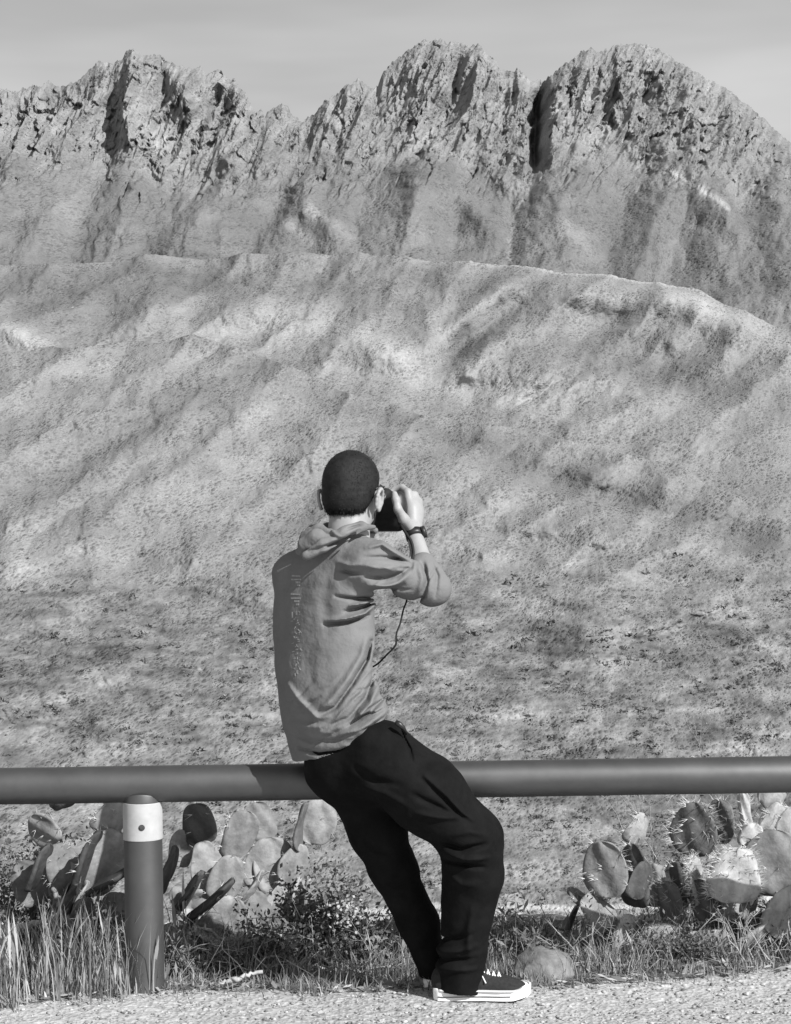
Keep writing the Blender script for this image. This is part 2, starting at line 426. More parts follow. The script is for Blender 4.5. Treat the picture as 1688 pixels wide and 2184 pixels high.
# ---- smooth hill with the bright crest
CREST_B = [(-3600, 700), (-2500, 620), (-1500, 690), (-700, 640), (-200, 580), (0, 566), (120, 570), (230, 560), (320, 546), (420, 549), (520, 545), (640, 544), (760, 547), (860, 556), (1000, 564), (1100, 570),
           (1150, 581), (1250, 590), (1350, 604), (1430, 613), (1485, 622), (1530, 643), (1580, 668), (1688, 713), (1800, 760), (2100, 800), (2700, 640), (3400, 720), (5300, 660)]
hpx = np.concatenate([np.arange(-3600, -420, 22.0), np.arange(-420, -20, 8.0), np.arange(-20, 1710, 2.2), np.arange(1710, 2150, 8.0), np.arange(2150, 5300, 22.0)])
def b_v(P, s): return 1200 + (spline(CREST_B, P) + 1.6 * perlin(P / 9, P * 0, 14) + 1.2 * perlin(P / 3.4, P * 0, 15) - 1200) * s
def gully(P, V, sc, seed, lean=.35):
    w = 0.22 * fbm(P / sc, V / sc, 3, seed + 40)
    return ridged((P + lean * V) / sc + w, V / (sc * 1.5) + w, 3, seed, .42) - .9
def b_disp(P, V, s):
    d = -11 * spurs(P, V, SP_B, 42, 311) + .8 * gully(P, V, 230, 101) + .55 * gully(P, V, 60, 103, .6) - 5 * fbm(P / 260, V / 160, 2, 105) - .28 * fbm(P / 14, V / 12, 3, 107)
    for (x, y, sx, sy, r, a) in [(980, 740, 26, 60, -38, 11), (1050, 690, 22, 120, -52, 8), (830, 750, 70, 45, 0, -16), (1250, 640, 240, 34, -6, -14), (1180, 760, 120, 60, 20, -10),
                                 (40, 710, 110, 30, -22, -6), (90, 640, 160, 40, 10, 6), (600, 660, 150, 40, 15, -12), (420, 610, 90, 50, 30, 14), (1420, 790, 130, 50, -25, 14), (1500, 690, 180, 30, -24, -10), (1080, 850, 240, 40, -8, 12), (1020, 655, 20, 90, -50, -9), (700, 640, 70, 90, -35, 12), (760, 620, 50, 90, -35, -9), (1300, 700, 36, 130, -50, 10), (1360, 690, 30, 120, -50, -8), (560, 700, 60, 80, -40, 9), (250, 640, 60, 90, -40, 12), (320, 660, 50, 90, -40, -10)]:
        d += a * blob(P, V, x, y, sx, sy, r)
    return d
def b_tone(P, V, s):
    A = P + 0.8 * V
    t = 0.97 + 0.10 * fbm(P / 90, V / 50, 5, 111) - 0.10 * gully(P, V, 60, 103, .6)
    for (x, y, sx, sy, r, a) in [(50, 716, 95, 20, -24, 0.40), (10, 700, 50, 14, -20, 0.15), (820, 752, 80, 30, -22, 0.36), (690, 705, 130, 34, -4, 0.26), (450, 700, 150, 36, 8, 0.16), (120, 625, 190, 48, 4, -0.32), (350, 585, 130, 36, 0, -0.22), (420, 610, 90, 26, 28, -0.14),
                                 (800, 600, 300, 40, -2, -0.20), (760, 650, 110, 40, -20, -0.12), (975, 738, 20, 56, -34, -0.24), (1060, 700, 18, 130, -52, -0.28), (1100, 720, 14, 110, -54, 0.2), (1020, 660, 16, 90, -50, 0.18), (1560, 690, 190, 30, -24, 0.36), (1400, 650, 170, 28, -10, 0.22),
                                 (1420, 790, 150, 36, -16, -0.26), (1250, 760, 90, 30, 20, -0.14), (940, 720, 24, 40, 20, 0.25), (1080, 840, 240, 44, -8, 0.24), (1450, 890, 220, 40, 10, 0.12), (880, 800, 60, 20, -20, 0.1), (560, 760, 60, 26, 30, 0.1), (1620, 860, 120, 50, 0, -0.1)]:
        t = t + 1.12 * a * blob(P, V, x, y, sx, sy, r)  # scrub and grass patches, with shaded hollow and bright slopes put into colour
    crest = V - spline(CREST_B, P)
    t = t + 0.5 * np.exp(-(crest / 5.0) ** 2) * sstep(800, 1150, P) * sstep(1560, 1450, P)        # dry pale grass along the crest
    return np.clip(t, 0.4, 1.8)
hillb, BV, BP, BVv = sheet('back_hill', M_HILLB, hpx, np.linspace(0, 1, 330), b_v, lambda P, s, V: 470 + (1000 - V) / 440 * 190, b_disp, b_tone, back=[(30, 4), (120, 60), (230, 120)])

# ---- front hill: broad spur
CREST_F = [(-3600, 900), (-2200, 800), (-1400, 880), (-700, 800), (0, 752), (200, 742), (420, 722), (520, 742), (620, 790), (760, 842), (900, 884), (1050, 912), (1200, 938), (1320, 962), (1450, 1000), (1560, 1060), (1688, 1125), (2100, 1180), (2800, 960), (3600, 1050), (5300, 960)]
def f_v(P, s): return 2060 + (spline(CREST_F, P) + 10 * fbm(P / 120, P * 0, 3, 17) + 1.5 * perlin(P / 5, P * 0, 18) - 2060) * s
def f_d(P, s, V):
    t = (2060 - V) / 1340
    return 200 + 185 * t + 105 * t * t
def low(P, V): return sstep(1130, 1330, V + 70 * fbm(P / 150, V / 60, 3, 140))          # 1 on the scrubby foot of the hill
def f_disp(P, V, s):
    w = low(P, V)
    d = -(8 - 3.5 * w) * spurs(P, V, SP_F, 44, 321) + (.8 * gully(P, V, 250, 121) + .34 * gully(P, V, 64, 123, .6)) * (1 - .35 * w) - 3 * fbm(P / 260, V / 170, 2, 125) - .2 * fbm(P / 14, V / 11, 3, 127)
    d += w * (.9 * gully(P, V, 190, 141, -.3) - .7 * fbm(P / 40, V / 20, 4, 143))
    for (x, y, sx, sy, r, a) in [(1260, 1110, 60, 30, 10, -5), (150, 1000, 240, 40, 28, 6), (400, 900, 300, 40, 30, -5), (900, 1020, 120, 90, 0, -5), (1100, 1150, 200, 24, -10, 5), (50, 1200, 80, 40, 0, -5), (600, 1080, 160, 60, 25, 6),
                                 (1130, 1010, 240, 30, -18, 5), (1400, 1090, 240, 34, -16, 5), (1290, 960, 120, 26, -14, -4), (480, 810, 160, 34, 24, 5), (360, 850, 200, 26, 26, -4), (250, 960, 200, 34, 26, 4), (950, 1130, 160, 30, -18, -4),
                                 (1180, 1850, 190, 110, -20, -4), (1450, 1720, 180, 40, -24, 3), (150, 1460, 160, 40, 12, -3), (60, 1560, 200, 40, -10, 3), (1150, 1500, 160, 30, -20, -3), (1500, 1330, 160, 26, 18, 3), (1250, 1290, 120, 20, -20, -2.5), (300, 1300, 200, 20, 10, 2.5)]:
        d += a * blob(P, V, x, y, sx, sy, r)
    return d
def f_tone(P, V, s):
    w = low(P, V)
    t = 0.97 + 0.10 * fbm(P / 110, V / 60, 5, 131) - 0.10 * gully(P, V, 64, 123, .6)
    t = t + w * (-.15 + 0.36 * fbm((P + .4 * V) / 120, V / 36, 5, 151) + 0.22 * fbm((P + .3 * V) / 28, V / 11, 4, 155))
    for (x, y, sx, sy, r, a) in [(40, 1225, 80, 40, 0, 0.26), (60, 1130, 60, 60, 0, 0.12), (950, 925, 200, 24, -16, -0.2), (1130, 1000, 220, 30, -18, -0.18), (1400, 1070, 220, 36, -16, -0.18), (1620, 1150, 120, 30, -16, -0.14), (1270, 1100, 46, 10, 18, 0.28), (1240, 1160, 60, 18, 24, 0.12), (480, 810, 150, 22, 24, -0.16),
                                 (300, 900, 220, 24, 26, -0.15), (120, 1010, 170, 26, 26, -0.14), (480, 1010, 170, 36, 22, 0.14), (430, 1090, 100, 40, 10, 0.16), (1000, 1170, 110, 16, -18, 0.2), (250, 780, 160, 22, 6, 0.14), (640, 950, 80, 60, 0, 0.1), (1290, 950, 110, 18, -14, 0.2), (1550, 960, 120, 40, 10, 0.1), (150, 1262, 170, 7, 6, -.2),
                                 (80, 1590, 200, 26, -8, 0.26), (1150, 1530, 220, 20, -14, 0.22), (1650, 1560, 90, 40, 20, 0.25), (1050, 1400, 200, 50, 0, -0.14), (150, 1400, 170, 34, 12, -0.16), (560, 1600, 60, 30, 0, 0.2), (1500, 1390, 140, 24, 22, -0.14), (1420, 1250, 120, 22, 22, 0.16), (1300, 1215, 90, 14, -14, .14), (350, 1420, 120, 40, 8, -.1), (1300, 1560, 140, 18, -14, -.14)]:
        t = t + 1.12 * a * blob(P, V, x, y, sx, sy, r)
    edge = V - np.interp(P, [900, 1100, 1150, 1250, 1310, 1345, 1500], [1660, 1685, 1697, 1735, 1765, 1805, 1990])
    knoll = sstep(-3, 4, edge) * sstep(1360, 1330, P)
    t = t * (1 - 0.20 * sstep(3, -4, edge) * sstep(1640, 1690, V)) + 0.14 * knoll  # grass against shrub, and the lit look of the knoll, put into tone
    road = np.exp(-((V - 1934 + 0.04 * (P - 1100)) / 9.0) ** 4) + 0.95 * np.exp(-((V - 1961 + 0.03 * (P - 1100)) / 11) ** 4)
    t = t * (1 - np.clip(road, 0, 1)) + np.clip(road, 0, 1) * 2.0
    return np.clip(t, 0.35, 2.4)
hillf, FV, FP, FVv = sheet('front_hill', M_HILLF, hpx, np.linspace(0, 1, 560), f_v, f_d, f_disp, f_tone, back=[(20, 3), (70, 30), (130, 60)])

# ---- scrub plants dotted over those slopes: far too many to count
M_SCRUB = mat('scrub_leaves', 0.125, 0.95, 0.3, 2.0, tone=True, spec=0.05)
def ico():
    bm = bmesh.new(); bmesh.ops.create_icosphere(bm, subdivisions=1, radius=1.0)
    v = np.array([q.co[:] for q in bm.verts]); f = np.array([[l.index for l in g.verts] for g in bm.faces]); bm.free(); return v, f
ICV, ICF = ico()
def scatter(grid, P, V, n, smin, smax, dens, tones, rng, xlim=(-60, 1750), K=15):
    ok = np.argwhere((P[: grid.shape[0]] > xlim[0]) & (P[: grid.shape[0]] < xlim[1]))
    ok = ok[rng.integers(0, len(ok), n * 3)]
    pv = P[ok[:, 0], ok[:, 1]], V[ok[:, 0], ok[:, 1]]
    keep = rng.random(len(ok)) < dens(*pv)
    ok = ok[keep][:n]
    c = grid[ok[:, 0], ok[:, 1]]
    D = c[:, 1] + CAM_D
    r = D / FPX * (smin + (smax - smin) * rng.random(len(c)) ** 2) * 0.5
    dirs = rng.standard_normal((len(c), K, 3)); dirs[..., 2] = np.abs(dirs[..., 2]) * .8
    dirs /= np.linalg.norm(dirs, axis=2)[..., None]
    ctr = c[:, None, :] + dirs * (r[:, None, None] * rng.uniform(.35, 1.0, (len(c), K, 1))) * np.array([1.3, 1.2, .9])
    tri = rng.standard_normal((len(c), K, 3, 3)); tri /= np.linalg.norm(tri, axis=3)[..., None]
    Vv = ctr[:, :, None, :] + tri * (r[:, None, None, None] * rng.uniform(.28, .62, (len(c), K, 1, 1)))
    Fv = np.arange(len(c) * K * 3).reshape(-1, 3)
    T = np.repeat(rng.uniform(tones[0], tones[1], len(c)), K * 3)
    return Vv.reshape(-1, 3), Fv, T
def merge(parts):
    V, F, T, n = [], [], [], 0
    for (v, f, t) in parts:
        V.append(v); F.append(f + n); T.append(t); n += len(v)
    return np.concatenate(V), np.concatenate(F), np.concatenate(T)
rg = np.random.default_rng(77)
nd = lambda sc, sd, lo: (lambda p, v: np.clip(lo + 0.9 * fbm((p + .5 * v) / sc, v / sc, 3, sd), 0.03, 1))
noroad = lambda p, v: 1 - .97 * ((v > 1915) & (v < 1985))
parts = [scatter(FV, FP, FVv, 4800, 5, 25, lambda p, v: np.clip((.30 + .9 * fbm((p + .5 * v) / 90, v / 50, 3, 161)) * sstep(1150, 1420, v) * noroad(p, v), 0, 1), (0.35, 1.35), rg),
         scatter(FV, FP, FVv, 1700, 4, 11, lambda p, v: np.clip((.3 + .9 * fbm(p / 70, v / 50, 3, 165)) * sstep(1150, 1400, v), 0, 1), (1.7, 2.5), rg),
         scatter(FV, FP, FVv, 5200, 3, 8, lambda p, v: np.clip((.3 + .9 * fbm(p / 110, v / 70, 3, 171)) * sstep(1500, 1250, v), 0, 1), (0.5, 1.4), rg, K=8),
         scatter(FV, FP, FVv, 1900, 3, 8, lambda p, v: np.clip((.2 + .9 * fbm(p / 90, v / 60, 3, 175)) * sstep(1500, 1250, v), 0, 1), (1.9, 2.8), rg, K=8),
         scatter(BV, BP, BVv, 5200, 2.5, 6.5, nd(120, 181, .3), (0.5, 1.4), rg, K=7),
         scatter(BV, BP, BVv, 2400, 2.5, 7, lambda p, v: np.clip(.12 + .9 * fbm(p / 90, v / 60, 3, 185) + .7 * blob(p, v, 760, 600, 300, 60) + .5 * blob(p, v, 1000, 690, 90, 50), .03, 1), (1.9, 2.8), rg, K=7),
         scatter(MV, MP, MVv, 4200, 2.5, 6, nd(110, 191, .25), (0.6, 1.6), rg, K=6)]
sv, sf, st = merge(parts)
scrub = mesh_obj('hillside_scrub', sv, sf, M_SCRUB, tone=st)
tag(scrub, 'small desert scrub plants dotted all over the slopes behind the rail', 'scrub', kind='stuff')
# ------------------------------------------------------------------ ground of the verge
def edge_y(x):      # where the gravel gives way to soil and grass
    x = np.asarray(x, float)
    return np.interp(x, [-6, -1.2, -.95, -.70, -.3, .2, .5, 1.2, 6], [-.8, -.18, -.10, -.01, .0, -.02, -.02, .17, .8]) + 0.035 * perlin(np.asarray(x) * 1.7, np.asarray(x) * 0, 201) + 0.014 * perlin(np.asarray(x) * 9, np.asarray(x) * 0, 202)
def ground_z(x, y):
    x = np.asarray(x, float); y = np.asarray(y, float)
    b = sstep(0.0, 0.35, y - edge_y(x))
    z = 0.012 * fbm(x * 1.3, y * 1.3, 3, 205) + b * (0.016 * fbm(x * 2.1, y * 2.1, 4, 207) + 0.008 * perlin(x * 14, y * 14, 209) - 0.0)
    z = z - 0.012 * sstep(0.02, 0.12, y - edge_y(x)) + 0.018 * sstep(-0.3, -0.02, y - edge_y(x)) * sstep(0.25, 0.0, y - edge_y(x))
    t = np.clip(y - 0.62, 0, None)
    z = z - np.where(t < 1.5, 0.10 * t * t, 0.225 + 0.30 * (t - 1.5)).clip(0, 48)
    return z
gx = np.concatenate([np.array([-4000, -1500, -700, -300, -120, -60, -30, -15, -8, -5, -3.5]), np.arange(-2.6, -1.5, 0.05), np.arange(-1.5, 1.5, 0.012), np.arange(1.5, 2.6, 0.05), np.array([3.5, 5, 8, 15, 30, 60, 120, 300, 700, 1500, 4000])])
gy = np.concatenate([np.array([-4000, -1500, -700, -300, -120, -60, -30, -15, -9, -6, -4, -2.5, -1.6, -1.1]), np.arange(-0.9, -0.45, 0.05), np.arange(-0.45, 0.6, 0.010), np.arange(0.6, 1.6, 0.03), np.arange(1.6, 4, 0.1), np.array([4.5, 6, 9, 14, 25, 40, 70, 100, 140, 200, 260, 500, 1000, 2000, 4000])])
GX, GY = np.meshgrid(gx, gy)
GZ = ground_z(GX, GY)
soil = sstep(-0.02, 0.05, GY - edge_y(GX) + 0.03 * fbm(GX * 12, GY * 12, 3, 211))
near = (np.abs(GX) < 3) & (GY > -1) & (GY < 1)
GZ = GZ + near * (1 - soil) * 0.0045 * (ridged(GX * 17, GY * 17, 3, 213) - .8)
gi = np.arange(GX.size).reshape(GX.shape)
M_GROUND = None
def ground_mat():
    m = bpy.data.materials.new('verge_gravel_and_soil'); m.use_nodes = True
    t = m.node_tree; b = t.nodes['Principled BSDF']
    b.inputs['Roughness'].default_value = 0.95; b.inputs['Specular IOR Level'].default_value = 0.1
    tc = t.nodes.new('ShaderNodeTexCoord'); at = t.nodes.new('ShaderNodeAttribute'); at.attribute_name = 'tone'
    vo = t.nodes.new('ShaderNodeTexVoronoi'); vo.inputs['Scale'].default_value = 70
    n1 = t.nodes.new('ShaderNodeTexNoise'); n1.inputs['Scale'].default_value = 45; n1.inputs['Detail'].default_value = 6; n1.inputs['Roughness'].default_value = .7
    n2 = t.nodes.new('ShaderNodeTexNoise'); n2.inputs['Scale'].default_value = 9; n2.inputs['Detail'].default_value = 6
    for n in (vo, n1, n2): t.links.new(tc.outputs['Object'], n.inputs['Vector'])
    g = t.nodes.new('ShaderNodeMapRange'); g.inputs['From Min'].default_value = .28; g.inputs['From Max'].default_value = .72
    g.inputs['To Min'].default_value = .22; g.inputs['To Max'].default_value = .52; t.links.new(n1.outputs[0], g.inputs['Value'])
    s = t.nodes.new('ShaderNodeMapRange'); s.inputs['From Min'].default_value = .3; s.inputs['From Max'].default_value = .7
    s.inputs['To Min'].default_value = .04; s.inputs['To Max'].default_value = .13; t.links.new(n2.outputs[0], s.inputs['Value'])
    mx = t.nodes.new('ShaderNodeMix'); mx.data_type = 'FLOAT'
    t.links.new(at.outputs['Fac'], mx.inputs[0]); t.links.new(g.outputs[0], mx.inputs[2]); t.links.new(s.outputs[0], mx.inputs[3])
    t.links.new(mx.outputs[0], b.inputs['Base Color'])
    bp = t.nodes.new('ShaderNodeBump'); bp.inputs['Strength'].default_value = .8; bp.inputs['Distance'].default_value = .006
    t.links.new(vo.outputs['Distance'], bp.inputs['Height']); t.links.new(bp.outputs[0], b.inputs['Normal'])
    return m
M_GROUND = ground_mat()
ground = mesh_obj('ground', np.stack([GX, GY, GZ], -1).reshape(-1, 3),
                  np.stack([gi[:-1, :-1], gi[:-1, 1:], gi[1:, 1:], gi[1:, :-1]], -1).reshape(-1, 4), M_GROUND, tone=soil.ravel())
tag(ground, kind='structure')

# loose gravel on the near strip
rg = np.random.default_rng(5)
n = 5200
px_ = rg.uniform(-1.45, 1.45, n); py_ = rg.uniform(-0.42, 0.10, n)
keep = (py_ < edge_y(px_) + 0.05 * rg.random(n))
px_, py_ = px_[keep], py_[keep]; n = len(px_)
r_ = 0.0016 + 0.0052 * rg.random(n) ** 3
Vp = np.stack([px_, py_, ground_z(px_, py_) + r_ * .25], -1)[:, None, :] + ICV[None] * (1 + .22 * rg.standard_normal((n, len(ICV), 1))) * (r_[:, None, None] * np.stack([rg.uniform(.8, 1.5, n), rg.uniform(.8, 1.3, n), rg.uniform(.5, .8, n)], -1)[:, None, :])
M_PEB = mat('gravel_stone', 0.33, 0.9, 0.3, 60, tone=True)
peb = mesh_obj('gravel', Vp.reshape(-1, 3), (ICF[None] + (np.arange(n) * len(ICV))[:, None, None]).reshape(-1, 3), M_PEB, tone=np.repeat(rg.uniform(.45, 1.35, n), len(ICV)))
tag(peb, 'loose pale gravel strewn over the near strip of ground', 'gravel', kind='stuff')

# ------------------------------------------------------------------ pipe rail barrier
def paint_mat(name, col, rough):
    m = mat(name, col, rough, 0.16, 9.0, 6.0, 0.15, 260.0, spec=0.9, bdist=0.0004)
    m.node_tree.nodes['Principled BSDF'].inputs['Metallic'].default_value = 0.7
    return m
M_PIPE = paint_mat('dark_pipe_paint', 0.105, 0.5)
M_POST = paint_mat('dark_post_paint', 0.11, 0.55)
M_BAND = mat('white_reflective_band', 0.42, 0.45, 0.10, 22, 5, 0.15, 120, spec=0.5)
M_BOLT = mat('bolt_steel', 0.06, 0.5, 0.3, 200)
RAIL_R, RAIL_Z, POST_R = 0.0556, W(844, 1664.5, 0)[2], 0.0586
post_x = W(307, 1900, 0)[0]
bar = empty('pipe_barrier', (post_x, 0, 0))
tag(bar, 'dark painted steel pipe rail on a round post with a white band', 'barrier')
BO = (post_x, 0, 0)
m_ = MB()
xs = np.concatenate([np.arange(-6, -1.4, .3), np.arange(-1.4, 1.4, .02), np.arange(1.4, 6.1, .3)])
V, F = [], []
sg = 72
for i, x in enumerate(xs):
    for k in range(sg):
        a = 2 * math.pi * k / sg
        rr = RAIL_R + 0.0007 * perlin(x * 5, math.cos(a) * 1.3 + 2 * math.sin(a), 221)
        V.append((x, -rr * math.cos(a), RAIL_Z + rr * math.sin(a)))
for i in range(len(xs) - 1):
    for k in range(sg):
        k2 = (k + 1) % sg
        F.append((i * sg + k, (i + 1) * sg + k, (i + 1) * sg + k2, i * sg + k2))
F.append(tuple(range(sg))); F.append(tuple((len(xs) - 1) * sg + k for k in range(sg - 1, -1, -1)))
m_.add(V, F); m_.build('rail', M_PIPE, bar, BO)
def make_post(x, first):
    zb = RAIL_Z - RAIL_R
    m_ = MB(); V, F = [], []
    zs = np.concatenate([np.linspace(-0.25, -.02, 3), np.linspace(0, zb - .01, 20), [zb]])
    for z in zs:
        for k in range(64):
            a = 2 * math.pi * k / 64
            V.append((x + POST_R * math.sin(a), -POST_R * math.cos(a), z))
    for j in range(1, 9):          # low rounded weld collar that laps the rail
        q = j / 8
        for k in range(64):
            a = 2 * math.pi * k / 64
            rr = POST_R * (1.0 - 0.03 * q)
            V.append((x + rr * math.sin(a), -(POST_R + .001 - .003 * q * q) * math.cos(a), zb + q * (0.003 + 0.028 * max(0, math.cos(a)) ** .9)))
    nr = len(zs) + 8
    for i in range(nr - 1):
        for k in range(64):
            k2 = (k + 1) % 64
            F.append((i * 64 + k, i * 64 + k2, (i + 1) * 64 + k2, (i + 1) * 64 + k))
    F.append(tuple((nr - 1) * 64 + k for k in range(64)))
    m_.add(V, F)
    p = m_.build('post', M_POST, bar, BO)
    # white band and its bolt
    z1, z0 = W(303, 1716, -.06)[2], W(303, 1796, -.06)[2]
    m_ = MB(); V, F = [], []
    prof = [(POST_R - .001, z0), (POST_R + .0016, z0 + .0002), (POST_R + .0016, z0 + .002), (POST_R + .0016, z1 - .002), (POST_R + .0016, z1 - .0002), (POST_R - .001, z1)]
    for (r, z) in prof:
        for k in range(64):
            a = 2 * math.pi * k / 64
            V.append((x + r * math.sin(a), -r * math.cos(a), z))
    for i in range(5):
        for k in range(64):
            k2 = (k + 1) % 64
            F.append((i * 64 + k, i * 64 + k2, (i + 1) * 64 + k2, (i + 1) * 64 + k))
    m_.add(V, F); m_.build('white_band', M_BAND, p, BO)
    m_ = MB(); bz = W(308, 1766, -.06)[2]; by = -POST_R - .0016
    m_.tube([(x + .004, by + .003, bz), (x + .004, by - .0012, bz)], [.0098, .0095], 20)
    m_.tube([(x + .004, by - .001, bz), (x + .004, by - .0045, bz)], [.0062, .0055], 6)
    m_.build('bolt', M_BOLT, p, BO, smooth=False)
make_post(post_x, True)

# ------------------------------------------------------------------ the photographer
class Field:
    """signed distance field on a grid, meshed into one continuous surface"""
    def __init__(s, lo, hi, h):
        s.h = h; s.lo = np.array(lo, float)
        s.n = np.ceil((np.array(hi) - s.lo) / h).astype(int) + 1
        s.val = np.full(s.n, 1.0, np.float32)
        s.ax = [s.lo[i] + h * np.arange(s.n[i]) for i in range(3)]
    def box(s, lo, hi, pad):
        i0 = np.clip(np.floor((np.array(lo) - pad - s.lo) / s.h).astype(int), 0, s.n); i1 = np.clip(np.ceil((np.array(hi) + pad - s.lo) / s.h).astype(int) + 1, 0, s.n)
        sl = tuple(slice(a, b) for a, b in zip(i0, i1))
        x, y, z = (s.ax[i][sl[i]] for i in range(3))
        return sl, x[:, None, None], y[None, :, None], z[None, None, :]
    def put(s, sl, d, k):
        a = s.val[sl]; d = d.astype(np.float32)
        if k > 0:
            h = np.clip(.5 + .5 * (a - d) / k, 0, 1)
            s.val[sl] = a * (1 - h) + d * h - k * h * (1 - h)
        else: s.val[sl] = np.minimum(a, d)
    def cone(s, a, b, ra, rb, k=.01, side=None, ratio=1.0):
        a = np.asarray(a, float); b = np.asarray(b, float); r = max(ra, rb) * max(1, ratio)
        sl, x, y, z = s.box(np.minimum(a, b) - r, np.maximum(a, b) + r, k + 3 * s.h + .012)
        ab = b - a; L2 = ab @ ab + 1e-12
        px, py, pz = x - a[0], y - a[1], z - a[2]
        t = np.clip((px * ab[0] + py * ab[1] + pz * ab[2]) / L2, 0, 1)
        qx, qy, qz = px - t * ab[0], py - t * ab[1], pz - t * ab[2]
        if side is not None:
            sd = np.asarray(side, float); sd = sd - ab * (sd @ ab) / L2; sd /= np.linalg.norm(sd)
            c = qx * sd[0] + qy * sd[1] + qz * sd[2]; m = c * (1 / ratio - 1)
            qx, qy, qz = qx + m * sd[0], qy + m * sd[1], qz + m * sd[2]
        s.put(sl, np.sqrt(qx * qx + qy * qy + qz * qz) - (ra + (rb - ra) * t), k)
    def chain(s, pts, rad, k=.01, **kw):
        for i in range(len(pts) - 1): s.cone(pts[i], pts[i + 1], rad[i], rad[i + 1], k, **kw)
    def ell(s, c, r, R=None, k=.01, cut=None):
        c = np.asarray(c, float); m = max(r)
        sl, x, y, z = s.box(c - m, c + m, k + 3 * s.h + .012)
        R = np.eye(3) if R is None else np.asarray(R, float)      # rows are the axes
        p = [R[i, 0] * (x - c[0]) + R[i, 1] * (y - c[1]) + R[i, 2] * (z - c[2]) for i in range(3)]
        k0 = np.sqrt(sum((p[i] / r[i]) ** 2 for i in range(3))); k1 = np.sqrt(sum((p[i] / r[i] ** 2) ** 2 for i in range(3))) + 1e-9
        d = k0 * (k0 - 1) / k1
        if cut == 'sub': s.val[sl] = np.maximum(s.val[sl], -d.astype(np.float32))
        else: s.put(sl, d, k)
    def plane(s, p, n, k=0.0):
        """cut away the side the normal points to"""
        n = np.asarray(n, float); n /= np.linalg.norm(n)
        x, y, z = s.ax[0][:, None, None], s.ax[1][None, :, None], s.ax[2][None, None, :]
        d = (n[0] * (x - p[0]) + n[1] * (y - p[1]) + n[2] * (z - p[2])).astype(np.float32)
        s.val = np.maximum(s.val, d) if k == 0 else -s._smin(-s.val, -d, k)
    @staticmethod
    def _smin(a, b, k):
        h = np.clip(.5 + .5 * (a - b) / k, 0, 1); return a * (1 - h) + b * h - k * h * (1 - h)
    def fold(s, pts, amp, w, ylim=None):
        """cloth fold along a polyline seen from the camera; amp > 0 raises, < 0 sinks"""
        pts = [np.asarray(p, float) for p in pts]; P = np.array(pts)
        lo = P.min(0) - 3 * w; hi = P.max(0) + 3 * w
        lo[1] -= .16; hi[1] += .18
        sl, x, y, z = s.box(lo, hi, 0)
        best = None; n = len(pts) - 1
        for i in range(n):
            a, b = pts[i][[0, 2]], pts[i + 1][[0, 2]]; ab = b - a
            t = np.clip(((x - a[0]) * ab[0] + (z - a[1]) * ab[1]) / (ab @ ab + 1e-9), 0, 1)
            d2 = (x - a[0] - t * ab[0]) ** 2 + (z - a[1] - t * ab[1]) ** 2
            u = (i + t) / n
            e = np.exp(-d2 / (w * w)) * np.sin(np.clip(u * 0.9 + .05, 0, 1) * math.pi) ** .6
            best = e if best is None else np.maximum(best, e)
        fade = np.clip((hi[1] - y) / .04, 0, 1)
        s.val[sl] -= (amp * best * fade).astype(np.float32)
    def wobble(s, amp, sc, seed):
        x, y, z = s.ax[0][:, None], s.ax[1], s.ax[2]
        n1 = perlin(s.ax[0][:, None] * sc, s.ax[2][None, :] * sc, seed).astype(np.float32)
        n2 = perlin(s.ax[1][:, None] * sc, s.ax[2][None, :] * sc, seed + 1).astype(np.float32)
        s.val -= amp * (n1[:, None, :] + n2[None, :, :])
    def mesh(s, smooth=2):
        v = s.val; neg = v < 0; h = s.h
        c = [neg[a:v.shape[0] - 1 + a, b:v.shape[1] - 1 + b, g:v.shape[2] - 1 + g] for a in (0, 1) for b in (0, 1) for g in (0, 1)]
        cnt = sum(q.astype(np.int8) for q in c)
        act = (cnt > 0) & (cnt < 8); idx = np.argwhere(act)
        m = np.full(act.shape, -1, np.int64); m[act] = np.arange(len(idx))
        corner = {}
        for a in (0, 1):
            for b in (0, 1):
                for g in (0, 1): corner[a, b, g] = v[idx[:, 0] + a, idx[:, 1] + b, idx[:, 2] + g].astype(float)
        acc = np.zeros((len(idx), 3)); num = np.zeros(len(idx))
        for (p, q) in [((a, b, 0), (a, b, 1)) for a in (0, 1) for b in (0, 1)] + [((a, 0, b), (a, 1, b)) for a in (0, 1) for b in (0, 1)] + [((0, a, b), (1, a, b)) for a in (0, 1) for b in (0, 1)]:
            u, w = corner[p], corner[q]; x = (u < 0) != (w < 0)
            t = np.where(x, u / np.where(x, u - w, 1), 0)
            pos = np.array(p)[None] + t[:, None] * (np.array(q) - np.array(p))[None]
            acc += pos * x[:, None]; num += x
        V = s.lo + h * (idx + acc / num[:, None])
        F = []
        for ax in range(3):
            sh = [slice(None)] * 3; sh2 = [slice(None)] * 3
            sh[ax] = slice(0, -1); sh2[ax] = slice(1, None)
            e = neg[tuple(sh)] != neg[tuple(sh2)]
            o1, o2 = [(1, 2), (2, 0), (0, 1)][ax]
            E = np.argwhere(e)
            E = E[(E[:, o1] > 0) & (E[:, o2] > 0) & (E[:, o1] < act.shape[o1]) & (E[:, o2] < act.shape[o2])]
            def cell(d1, d2):
                q = E.copy(); q[:, o1] -= d1; q[:, o2] -= d2; return m[q[:, 0], q[:, 1], q[:, 2]]
            Q = np.stack([cell(1, 1), cell(0, 1), cell(0, 0), cell(1, 0)], -1)
            ng = neg[E[:, 0], E[:, 1], E[:, 2]]
            Q[~ng] = Q[~ng][:, ::-1]
            F.append(Q)
        F = np.concatenate(F); F = F[(F >= 0).all(1)]
